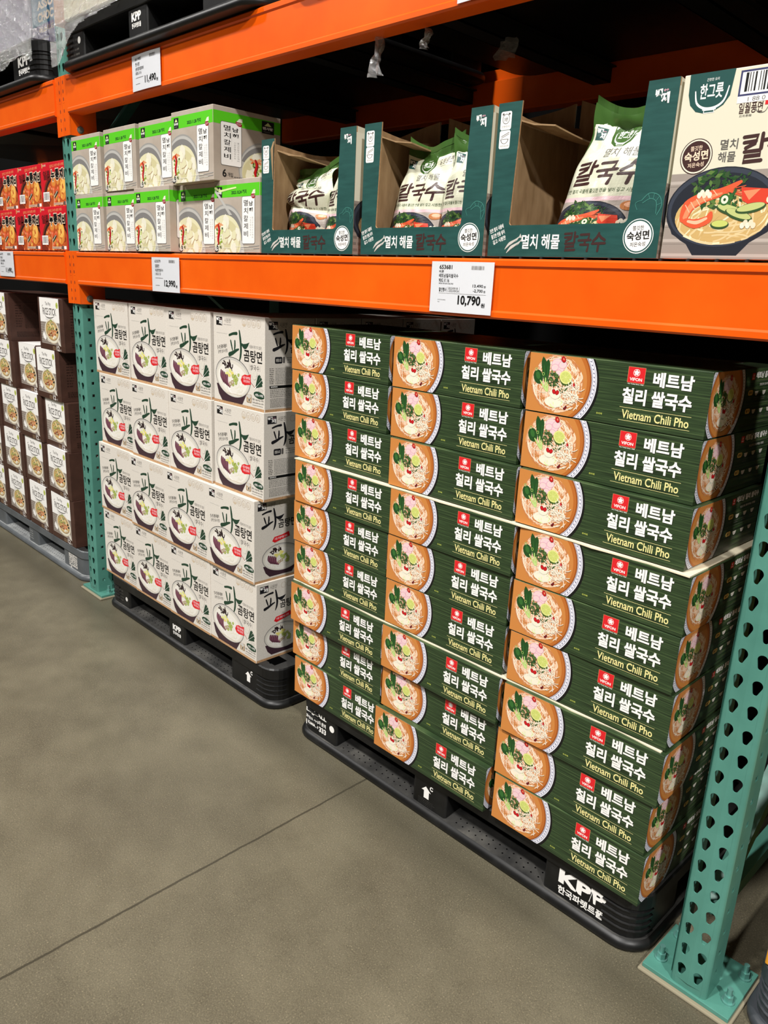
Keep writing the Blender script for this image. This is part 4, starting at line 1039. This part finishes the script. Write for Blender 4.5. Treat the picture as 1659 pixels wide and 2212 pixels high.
# brown rice stick cartons in the left bay
BW, BD, BH = .262, .36, .222
bf = art_brown_front(262, 222)
def btop(b): b.add([(-BW / 2 + .02, 0, BH + .0004), (BW / 2 - .04, 0, BH + .0004), (BW / 2 - .04, .11, BH + .0004), (-BW / 2 + .02, .11, BH + .0004)], [(0, 1, 2, 3)], ink('white'))
bA = carton_mesh('noodle_carton', BW, BD, BH, MATS['brown_board'], bf, art_brown_side(360, 222, True), extra=btop)
bB = carton_mesh('noodle_carton', BW, BD, BH, MATS['brown_board'], bf, art_brown_side(360, 222, False), extra=btop)
BX = {0: [(-.424, .03), (-1.047, .03), (-1.315, .03)], 1: [(-.500, .03), (-.765, .05), (-1.035, .03), (-1.3, .03)], 2: [(-.462, .04), (-.738, .03), (-1.003, .035), (-1.27, .03)],
      3: [(-.458, .03), (-.739, .035), (-1.004, .03), (-1.27, .03)], 4: [(-.450, .03), (-.717, .03), (-.995, .03), (-1.265, .03)]}
BN = ['rightmost', 'second from the right', 'third from the right', 'fourth from the right']; BR = ['top', 'second', 'third', 'fourth', 'bottom']
for k, L in BX.items():
    for i, (x, y) in enumerate(L):
        put('noodle_carton', bA if k < 3 else bB, x + BW / 2, y, .1435 + (4 - k) * .2225, rj.uniform(-.01, .01),
            'brown noodle carton, %s in the %s row left of the post' % (BN[i], BR[k]), 'carton', 'brown cartons on the grey pallet')

# boxes of knife-cut noodle soup on the middle shelf
KW, KD, KH = .232, .24, .2005
ks = art_kal_side(240, 200.5)
kA = carton_mesh('noodle_box', KW, KD, KH, MATS['beige_board'], art_kal_front(232, 200.5), ks)
kB = carton_mesh('noodle_box', KW, KD, KH, MATS['beige_board'], art_kal_front(232, 200.5, '2023.10.24 까지'), ks)
def torn(b):
    A = Art(0, 0, 236, 200, 3); A.poly([(2, 180), (30, 168), (70, 172), (118, 176), (116, 180), (70, 177), (32, 174), (4, 186)], 'stem2'); A.poly([(4, 170), (40, 140), (80, 104), (96, 104), (46, 146), (8, 178)], 'bowll'); b.art(A, lambda u, v, h: (u - KW / 2, -h - .0006, v))
kC = carton_mesh('noodle_box', KW, KD, KH, MATS['beige_board'], art_kal_front(232, 200.5, '2023.10.24 까지'), ks, extra=torn)
for i, (x, y) in enumerate(((.094, -.001), (.346, 0), (.588, -.016), (.824, .014), (1.059, -.004))):
    put('noodle_box', kC if i == 4 else kA, x + KW / 2, y, 1.45, rj.uniform(-.01, .01), ['green banded noodle box at the left end of the lower row, against the post', 'green banded noodle box, second from the left in the lower row', 'green banded noodle box in the middle of the lower row, pulled slightly forward', 'green banded noodle box in the lower row, pushed back with a shaded top edge', 'green banded noodle box with a torn dented front beside the first tray'][i], 'box', 'noodle soup boxes on the shelf')
for i, (x, y) in enumerate(((.088, .0), (.358, -.004), (.606, .0), (.858, -.024))):
    put('noodle_box', kA, x + KW / 2, y, 1.6507, rj.uniform(-.01, .01), ['green banded noodle box at the left end of the upper row, under the beam bracket', 'green banded noodle box, second in the upper row', 'green banded noodle box, third in the upper row and half hidden by the last one', 'green banded noodle box at the right end of the upper row, its side showing'][i], 'box', 'noodle soup boxes on the shelf')

# red spicy soup boxes in the left bay
RW, RD, RH = .258, .22, .168
ra = Art(0, 0, 1, 1)
rm = carton_mesh('soup_box', RW, RD, RH, MATS['red_board'], art_red_front(258, 168))
for k, xs in enumerate(((-.263, -.522, -.781), (-.268, -.530, -.792))):
    for i, x in enumerate(xs):
        put('soup_box', rm, x + RW / 2, (.02, .004)[k], 1.45 + (1 - k) * .1685, rj.uniform(-.006, .006), 'red spicy soup box, %s in the %s row beside the post' % (['right', 'middle', 'left'][i], ['upper', 'lower'][k]), 'box', 'red soup boxes on the left shelf')

# ------------------------------------------------------------------ display trays
TW, TD, TH = .384, .30, .293
def tray(x, y, label, seed):
    root = empty('display_tray', (x, y, 1.45), label, 'display box', 'green display trays on the shelf')
    t = .0035; R = random.Random(seed)
    f = MB()
    out = [(0, 0), (TW, 0), (TW, TH), (.326, TH)]
    for i in range(7):
        a = math.radians(-90 * i / 6); out.append((.318 - .010 + .010 * math.cos(a), .061 + .010 + .010 * math.sin(a)))
    for i in range(7):
        a = math.radians(-90 - 90 * i / 6); out.append((.050 + .006 + .006 * math.cos(a), .061 + .006 + .006 * math.sin(a)))
    out += [(.058, TH), (0, TH)]
    tr = tessellate_polygon([[Vector((a, b, 0)) for a, b in out]]); n = len(out); fr = []; bk = []
    for a, b, c in tr:
        A_, B_, C_ = out[a], out[b], out[c]
        if (B_[0] - A_[0]) * (C_[1] - A_[1]) - (B_[1] - A_[1]) * (C_[0] - A_[0]) < 0: b, c = c, b
        fr.append((a, b, c)); bk.append((c + n, b + n, a + n))
    V = [(a, 0, b) for a, b in out] + [(a, t, b) for a, b in out]
    f.add(V, fr, MATS['teal_board']); f.add(V, bk, MATS['kraft']); f.add(V, [(i, i + n, (i + 1) % n + n, (i + 1) % n) for i in range(n)], MATS['kraft_edge'])
    f.art(art_tray_front(384), lambda u, v, h: (u, -h, v))
    f.build('front_panel', root)
    def wave(q): return .006 * math.sin(q * 5 + seed) * q * (1 - q) * 4
    for X, sg, art, nm in ((TW, -1, art_tray_side(300), 'side_panel'), (0, 1, None, 'side_panel')):
        s = MB(); n = 10; L = []
        for i in range(n + 1):
            q = i / n; yy = t + (TD - t) * q; h = TH - .012 * math.sin(q * PI) + wave(q) * .5
            a, b = (X, X + sg * t)
            L.append([(a, yy, 0), (a, yy, h), (b, yy, h), (b, yy, 0)])
        P = [p for l in L for p in l]
        for k, mt in ((0, MATS['cream_board']), (1, MATS['kraft_edge']), (2, MATS['kraft'])):
            s.add(P, [(i * 4 + k, i * 4 + k + 1, i * 4 + 5 + k, i * 4 + 4 + k) if sg < 0 else (i * 4 + 4 + k, i * 4 + 5 + k, i * 4 + k + 1, i * 4 + k) for i in range(n)], mt)
        if art: s.art(art, lambda u, v, h: (TW + h, u, v * .95))
        s.build(nm, root)
    s = MB(); n = 16; L = []
    for i in range(n + 1):
        q = i / n; h = TH + .058 - .032 * math.sin(q * PI) + .004 * math.sin(q * 9 + seed)
        L.append([(TW * q, TD - t, 0), (TW * q, TD - t - .004 * math.sin(q * PI), h), (TW * q, TD - .004 * math.sin(q * PI), h), (TW * q, TD, 0)])
    P = [p for l in L for p in l]
    for k, mt in ((0, MATS['kraft']), (1, MATS['kraft_edge']), (2, MATS['cream_board'])): s.add(P, [(i * 4 + 4 + k, i * 4 + 5 + k, i * 4 + k + 1, i * 4 + k) for i in range(n)], mt)
    s.build('back_panel', root)
    s = MB(); s.box(t, t, 0, TW - t, TD - t, t, MATS['kraft']); s.build('base_panel', root)
    # inner flap of the left wall folded over the goods
    s = MB(); n = 8; L = []
    for i in range(n + 1):
        q = i / n; yy = .05 + (TD - .07) * q; w = .10 + .03 * q
        z0 = TH - .018 - .006 * math.sin(q * PI)
        L.append([(t + .001, yy, z0), (w * .5, yy + .004, z0 - .014 - .012 * q), (w, yy + .008, z0 - .020 - .022 * q), (w, yy + .008, z0 - .023 - .022 * q), (w * .5, yy + .004, z0 - .017 - .012 * q), (t + .001, yy, z0 - .003)])
    s.loft(L, MATS['kraft']); s.build('top_flap', root)
    return root
tray(1.2925, 0, 'dark green display tray on the left with a torn left edge and two slumped bags', 1)
tray(1.706, 0, 'dark green display tray in the middle holding two upright noodle bags', 2)
tray(2.104, 0, 'dark green display tray on the right, mostly empty with one bag leaning', 3)
tb = MB(); P = [(0, .05), (.006, .062), (.002, .014), (-.006, .0)]
tb.loft([[(1.346, -.0015, 1.735), (1.338, -.004, 1.715), (1.347, -.003, 1.64)], [(1.352, -.002, 1.735), (1.353, -.006, 1.72), (1.349, -.003, 1.64)]], MATS['kraft'], False, False, closed=False)
tb.v = [(x - 1.2925, y, z - 1.45) for x, y, z in tb.v]
tb.build('torn_strip', [o for o in COL.objects if o.name == 'display_tray'][0])
cm = carton_mesh('noodle_carton', .242, .30, .293, MATS['cream_board'], art_cream_front(242))
put('noodle_carton', cm, 2.494 + .121, .002, 1.45, 0, 'unopened cream noodle carton with a large prawn noodle bowl, right of the trays', 'carton')

# ------------------------------------------------------------------ noodle bags standing in the trays
BGA = art_bag(186, 285)
M('bag_film', '#e4e6d2', .24, spec=.5)
for k in ('bag', 'bagg'): ink(k).node_tree.nodes['Principled BSDF'].inputs['Roughness'].default_value = .26
def bag(x, y, z, label, lean=0.0, rz=0.0, slump=0.0, tilt=0.0, seed=1, sc=1.0, back=.12):
    root = empty('noodle_bag', (x, y, z), label, 'bag', 'noodle bags in the display trays'); root.rotation_euler = (0, 0, rz); root.scale = (sc, sc, sc)
    Wd, H, T = .186, .285, .038
    off = Vector((seed * 7.3, 0, 0))
    def Sf(u, v, h, side=1):
        uu = u / Wd * 2 - 1; vv = v / H
        env = (min(1, vv / .12) ** .5) * max(.03, 1 - max(0, (vv - .45) / .47) ** 1.5) if vv < .92 else .03
        neck = 1 - .13 * math.exp(-((vv - .80) / .11) ** 2) - .03 * math.exp(-((vv - .35) / .2) ** 2) + .05 * max(0, vv - .85)
        t = T * env * math.sqrt(max(0, 1 - abs(uu) ** 2.6))
        n1 = noise.noise(Vector((u * 14, v * 9, side)) + off) * .010 + noise.noise(Vector((u * 40 + v * 22, v * 30 - u * 12, side * 3)) + off) * .0055
        n1 *= (1 - .6 * abs(uu)) * (.5 + vv)
        zz = v; yy = -side * (t + h * (1 if side > 0 else 0)) - n1; xx = uu * Wd / 2 * neck
        yy += .012 * math.cos(uu * 2.2) * max(0, vv - .8) * 5 * math.sin(seed + uu * 3)
        if slump:                       # upper half folds over and sinks
            q = max(0, vv - .42) / .58
            zz = v - slump * H * (q ** 1.1) * (.75 - .25 * uu) + .022 * slump * math.sin(vv * 22 + uu * 2) * (vv > .3)
            yy -= .05 * slump * math.sin(min(1, q * 1.6) * PI) + .02 * slump * math.sin(vv * 24 + uu)
            xx *= 1 + .16 * slump * math.sin(min(1, q * 1.7) * PI); xx -= .02 * q * slump
        zz += (.035 * abs(uu) ** 1.6 - .016) * max(0, vv - .72) / .28 * (1 if slump < .2 else .4)
        xx += math.tan(lean) * zz; zz2 = zz * math.cos(lean) - 0 * xx
        yy += back * zz + tilt * uu * zz
        return (xx, yy, zz2 + .004)
    b = MB(); nu, nv = 26, 40
    for side, m in ((-1, ink('bagg')),):
        V = [Sf(Wd * i / nu, H * j / nv, 0, side) for j in range(nv + 1) for i in range(nu + 1)]
        F = [(j * (nu + 1) + i, j * (nu + 1) + i + 1, (j + 1) * (nu + 1) + i + 1, (j + 1) * (nu + 1) + i) for j in range(nv) for i in range(nu)]
        if side < 0: F = [f[::-1] for f in F]
        b.add(V, F, m, True)
    b.art_grid(BGA, lambda u, v, h: Sf(u, v, .0002), 186, 285, 6)
    b.build('pouch', root)
    s = MB(); n = 26; L = []
    for i in range(n + 1):
        u = Wd * i / n; a = Sf(u, H, 0); c = Sf(u, H - .001, 0); L.append([(a[0], a[1] - .0012, a[2] - .001), (a[0], a[1] - .0012, a[2] + .014), (a[0], a[1] + .0012, a[2] + .014), (a[0], a[1] + .0012, a[2] - .001)])
    s.loft(L, ink('bagg')); s.build('top_seal', root)
    return root
bag(1.388, .088, 1.4535, 'crumpled cream noodle bag folded over on the left side of the left tray', slump=.26, lean=.05, seed=1, sc=.95)
bag(1.553, .075, 1.4535, 'cream noodle bag behind the right column of the left tray', slump=.0, lean=.06, seed=2, sc=.85, rz=-.05)
bag(1.797, .090, 1.4535, 'cream noodle bag leaning right at the left of the middle tray', lean=.12, seed=3, rz=.05, sc=.89, slump=.03)
bag(1.968, .080, 1.4535, 'cream noodle bag against the right side of the middle tray', lean=.02, seed=4, rz=-.05, sc=.88)
bag(2.288, .088, 1.4535, 'smooth cream noodle bag leaning alone in the right tray', lean=.2, seed=5, sc=.98)
bag(2.372, .20, 1.4535, 'green backed noodle bag in shade behind the leaning bag of the right tray', lean=.1, seed=6, rz=.3, sc=.86)

# ------------------------------------------------------------------ price cards
M('sleeve', '#ffffff', .12)
def clear_mat(name, fac, rough=.12, tint=(1, 1, 1, 1)):
    m = bpy.data.materials.new(name); m.use_nodes = True; N = m.node_tree.nodes; L = m.node_tree.links; N.clear()
    o = N.new('ShaderNodeOutputMaterial'); t = N.new('ShaderNodeBsdfTransparent'); t.inputs[0].default_value = tint
    g = N.new('ShaderNodeBsdfGlossy'); g.inputs['Roughness'].default_value = rough
    mx = N.new('ShaderNodeMixShader'); fr = N.new('ShaderNodeLayerWeight'); fr.inputs[0].default_value = .35
    mr = N.new('ShaderNodeMapRange'); mr.inputs['To Min'].default_value = fac; mr.inputs['To Max'].default_value = .16; L.new(fr.outputs['Facing'], mr.inputs['Value'])
    L.new(mr.outputs[0], mx.inputs[0]); L.new(t.outputs[0], mx.inputs[1]); L.new(g.outputs[0], mx.inputs[2]); L.new(mx.outputs[0], o.inputs[0])
    MATS[name] = m; return m
clear_mat('clear_sleeve', .02); M('card', '#eef0f5', .5)
def price_card(x0, z0, w, h, label, draw, y=-.0135, tilt=0.0):
    root = empty('price_card', (x0 + w / 2, y, z0), label, 'price tag', 'price cards on the beams'); root.rotation_euler = (0, tilt, 0)
    b = MB(); n = 8; f = lambda u: -.0012 - .002 * math.sin(u / w * PI)
    A = Art(0, 0, w * 1000, h * 1000, 41); draw(A, w * 1000, h * 1000)
    b.loft([[(u - w / 2, f(u), 0), (u - w / 2, f(u), h), (u - w / 2, f(u) + .0006, h), (u - w / 2, f(u) + .0006, 0)] for u in [w * i / n for i in range(n, -1, -1)]], MATS['card'])
    b.art(A, lambda u, v, h_: (u - w / 2, f(u) - h_ - .0002, v), maxe=30)
    b.build('card', root)
    s = MB(); x1 = w / 2 + .011
    s.loft([[(-w / 2 - .003, -.0046, -.006), (-w / 2 - .003, -.0046, h + .004), (-w / 2 - .003, -.0042, h + .004), (-w / 2 - .003, -.0042, -.006)], [(x1, -.0046, -.006), (x1, -.0046, h + .004), (x1, -.0042, h + .004), (x1, -.0042, -.006)]][::-1], MATS['clear_sleeve'])
    s.build('plastic_sleeve', root)
    return root
def draw_big(A, w, h):
    k = 'black'
    A.text('653681', 24, 92, 62, 101, k, .02); A.text('비폰', 24, 84, 38, 90, k, .01); A.text('베트남칠리쌀국수', 24, 74, 81, 82.5, k, .01); A.text('90G X 16', 24, 64.5, 55, 72, k, .01); A.text('VIFON VIETNAM CHILI PHO', 24, 60, 68, 63, k)
    A.barcode(117, 92, 150, 100, 'grey')
    A.text('할인행사', 26, 44, 49, 53, k, .01); A.line(51, 43, 51, 55, .5, 'grey'); A.text('2023/09/18', 54, 49.5, 82, 54, 'mid'); A.text('~2023/09/24', 53, 44, 85, 48.5, 'mid'); A.line(87, 43, 87, 55, .5, 'grey')
    A.text('13,490', 123, 55, 151, 62, k, .01); A.text('원', 153, 55.5, 158, 60, k, .01); A.text('-2,700', 125, 45, 151, 52, k, .01); A.text('원', 153, 45.5, 158, 50, k, .01)
    A.line(26, 41, 160, 41, .5, 'grey'); A.text('10,790', 84, 15, 147, 38, k, .03); A.text('원', 149, 15, 159, 24, k, .02)
    A.text('단위가격(100G)', 24, 25, 48, 28, 'mid'); A.greek(24, 21, 30, 23, 1, 'mid')
def draw_small(code, l1, l2, l3, price):
    def d(A, w, h):
        k = 'black'; A.text(code, 22, h - 17, 62, h - 8, k, .01); A.text(l1, 24, h - 33, 52, h - 22, k, .01); A.text(l2, 24, h - 46, 78, h - 36, k, .01); A.text(l3, 24, h - 57, 62, h - 49, k, .01)
        A.barcode(116, h - 17, 150, h - 8, 'mid'); A.greek(24, h - 68, 76, h - 64, 1, 'mid'); A.greek(24, 18, 54, 21, 1, 'mid')
        A.text(price, 84, 14, 152, 38, k, .03); A.text('원', 154, 15, 164, 24, k, .02)
    return d
price_card(1.961, 1.329, .176, .108, 'large white discount price card on the lower beam below the middle tray', draw_big, y=-.0135)
price_card(.691, 1.323, .177, .109, 'white price card on the lower beam above the white cartons', draw_small('635079', '일월풍면', '파곰탕면쌀국수', '110G X 10', '12,990'))
price_card(.608, 1.939, .179, .103, 'white price card on the top beam under the black pallet', draw_small('661480', '면사랑', '남해 멸치칼제비', '185G X 6', '11,490'))
price_card(-.722, 1.335, .179, .108, 'white price card cut off at the left edge of the photo, under the red boxes', draw_small('661479', '면사랑', '얼큰누룽제비', '200G X 6', '11,490'))
price_card(1.985, 1.938, .179, .103, 'white price card on the top beam, only its lower edge in view', draw_small('653680', '한그릇', '멸치해물칼국수', '210G X 8', '13,990'))

# ------------------------------------------------------------------ wrapped loads on the top level
def film_mat():
    m = bpy.data.materials.new('stretch_film'); m.use_nodes = True; N = m.node_tree.nodes; L = m.node_tree.links; N.clear(); MATS['stretch_film'] = m
    o = N.new('ShaderNodeOutputMaterial'); t = N.new('ShaderNodeBsdfTransparent'); t.inputs[0].default_value = (.93, .93, .93, 1)
    g = N.new('ShaderNodeBsdfGlossy'); g.inputs['Roughness'].default_value = .22
    d = N.new('ShaderNodeBsdfDiffuse'); d.inputs[0].default_value = (.8, .8, .8, 1)
    n1 = noise_tex(N, L, 1, 6, .7, sc3=(18, 40, 60)); bp = N.new('ShaderNodeBump'); bp.inputs['Strength'].default_value = 1.0; bp.inputs['Distance'].default_value = .02
    L.new(n1.outputs['Fac'], bp.inputs['Height']); L.new(bp.outputs[0], g.inputs['Normal'])
    r1 = ramp(N, L, n1.outputs['Fac'], [(.4, (.02, .02, .02, 1)), (.8, (.16, .16, .16, 1))])
    m1 = N.new('ShaderNodeMixShader'); L.new(r1.outputs[0], m1.inputs[0]); L.new(t.outputs[0], m1.inputs[1]); L.new(d.outputs[0], m1.inputs[2])
    m2 = N.new('ShaderNodeMixShader'); lw = N.new('ShaderNodeLayerWeight'); lw.inputs[0].default_value = .4; mr = N.new('ShaderNodeMapRange'); mr.inputs['To Min'].default_value = .3; mr.inputs['To Max'].default_value = .6
    L.new(lw.outputs['Facing'], mr.inputs['Value']); L.new(mr.outputs[0], m2.inputs[0]); L.new(m1.outputs[0], m2.inputs[1]); L.new(g.outputs[0], m2.inputs[2])
    L.new(m2.outputs[0], o.inputs[0]); return m
FILM = film_mat()
def film(name, x0, x1, z0, z1, yf, low, label, cat, ang=.6, amp=.007, seed=3, nx=110, nz=70, parent=None, rad=0):
    b = MB(); V = []; ok = []
    for j in range(nz + 1):
        for i in range(nx + 1):
            x = x0 + (x1 - x0) * i / nx; z = z0 + (z1 - z0) * j / nz; a = x * math.cos(ang) + z * math.sin(ang); c = -x * math.sin(ang) + z * math.cos(ang)
            w = noise.noise(Vector((a * 7, c * 75, seed))) * amp + noise.noise(Vector((a * 22, c * 150, seed + 4))) * amp * .5 + noise.noise(Vector((x * 60, z * 60, seed + 9))) * amp * .4
            V.append((x, yf(x, z) - abs(w), z)); ok.append(z >= low(x))
    F = []
    for j in range(nz):
        for i in range(nx):
            q = (j * (nx + 1) + i, j * (nx + 1) + i + 1, (j + 1) * (nx + 1) + i + 1, (j + 1) * (nx + 1) + i)
            if all(ok[k] for k in q): F.append(q)
    b.add(V, F, FILM, True); o = b.build(name, parent)
    return tag(o, label, cat) if label else o
def pw(P):
    def f(x):
        if x <= P[0][0]: return P[0][1]
        for (a, b_), (c, d) in zip(P, P[1:]):
            if x <= c: return b_ + (d - b_) * (x - a) / (c - a)
        return P[-1][1]
    return f
b = MB(); b.box(.105, -.042, 2.207, .66, .95, 3.9, MATS['yellow_board'], .004); b.box(.1045, -.0425, 2.206, .19, .9, 3.901, MATS['tan_board'], .003)
tag(b.build('wrapped_carton'), 'pale yellow carton wrapped in film on the top pallet, at the top of the photo', 'carton')
b = MB(); b.box(.665, -.040, 2.207, 1.17, .95, 3.9, MATS['black_plastic'], .004)
tag(b.build('wrapped_carton'), 'dark wrapped carton beside the pale yellow one on the top pallet', 'carton')
film('stretch_wrap', .095, .80, 2.066, 2.42, lambda x, z: -.058 if z < 2.2 else -.052, pw([(.12, 2.068), (.165, 2.07), (.21, 2.10), (.27, 2.145), (.34, 2.17), (.62, 2.185), (.8, 2.2)]), 'shiny creased clear wrap hanging over the left corner of the top pallet', 'plastic wrap')
b = MB(); b.box(1.41, -.02, 2.207, 2.66, .95, 3.9, MATS['tan_board'], .004)  # unseen blocker, added so lamp light stays off the rack interior
tag(b.build('wrapped_carton'), 'unseen tall kraft load added above the trays to shade the rack interior', 'carton')
b = MB(); b.box(2.95, -.02, 2.207, 4.1, .95, 3.9, MATS['tan_board'], .004)  # unseen blocker in the next bay, added against light from the right
tag(b.build('wrapped_carton'), 'unseen tall kraft load added beyond the right post to shade the rack', 'carton')
b = MB(); b.box(-2.6, -.02, 2.207, -1.41, .95, 3.9, MATS['tan_board'], .004)  # unseen blocker, added to keep the left rear beam unlit
tag(b.build('wrapped_carton'), 'unseen tall kraft load added on the upper left beam to shade the rack', 'carton')
b = MB()
b.box(-1.28, .03, 2.207, -.69, .9, 3.9, MATS['tan_board'], .004); tag(b.build('wrapped_carton'), 'kraft load beyond the left edge of the photo on the upper pallet', 'carton'); b = MB()
b.box(-.68, .03, 2.207, -.30, .9, 3.9, M('pale_purple', '#9a93a8', .5), .004)
tag(b.build('wrapped_carton'), 'pale carton blurred under wrap at the upper left corner of the photo', 'carton')
b = MB(); b.box(-.295, .04, 2.207, -.09, .9, 3.9, M('choc_blue', '#2c5f7c', .4), .004); A = Art(0, 0, 205, 390, 52)
A.rect(0, 0, 205, 74, 'purple'); A.text('ASSO', 58, 126, 205, 156, 'choc', .05); A.text('CHOC', 58, 84, 205, 116, 'choc', .05); A.text('어소티드', 66, 46, 205, 66, 'tan', .02); A.greek(60, 20, 180, 30, 1, 'mid')
b.art(A, lambda u, v, h: (-.295 + u, .04 - h, 2.207 + v)); tag(b.build('chocolate_carton'), 'blue and purple chocolate carton under wrap, just left of the post at the top', 'carton')
film('stretch_wrap', -.95, -.088, 2.06, 2.5, lambda x, z: -.05 if z < 2.2 else .018, pw([(-.95, 2.12), (-.36, 2.125), (-.3, 2.145), (-.2, 2.15), (-.09, 2.115)]), 'cloudy crumpled clear wrap around the upper left load and pallet', 'plastic wrap', ang=-.5, amp=.009, seed=8)
# scraps of wrap dangling behind the top beam
for i, (x, z, L_, w, y) in enumerate(((1.705, 1.935, .085, .035, .03), (1.862, 1.925, .04, .018, .03), (1.755, 2.016, .05, .07, .45))):
    b = MB(); R = random.Random(i); n = 12; rows = []
    for j in range(n + 1):
        q = j / n; rows.append([(x + w * (u - .5) * (1 - .25 * math.sin(q * 5 + i)) + .006 * math.sin(q * 6), y + .010 * math.sin(u * 9 + q * 4) + R.uniform(-.002, .002), z - L_ * q) for u in (0, .2, .4, .6, .8, 1)])
    b.loft(rows, FILM, False, False, True, closed=False)
    tag(b.build('plastic_scrap'), ['torn strip of clear wrap hanging below the top beam', 'short curl of clear wrap hanging right of the longer strip', 'clump of clear wrap caught on a crossbar deep under the top shelf'][i], 'plastic scrap')

# ------------------------------------------------------------------ right edge of the view
oc = carton_mesh('carton', .55, .46, .238, MATS['orange_board'], None, None, None, None, .003)
for k in range(5):  # cartons above the bottom one are added to block light into the rack
    put('carton', oc, 3.168, .046 + (.004, .0, .008, .003, .006)[k], .1437 + k * .239, 0, 'orange cardboard carton on the dark grey pallet at the bottom right corner' if k == 0 else 'unseen orange carton added for shade, %s above the one at the bottom right corner' % (['', 'first', 'second', 'third', 'fourth'][k]), 'carton', 'orange cartons right of the post')
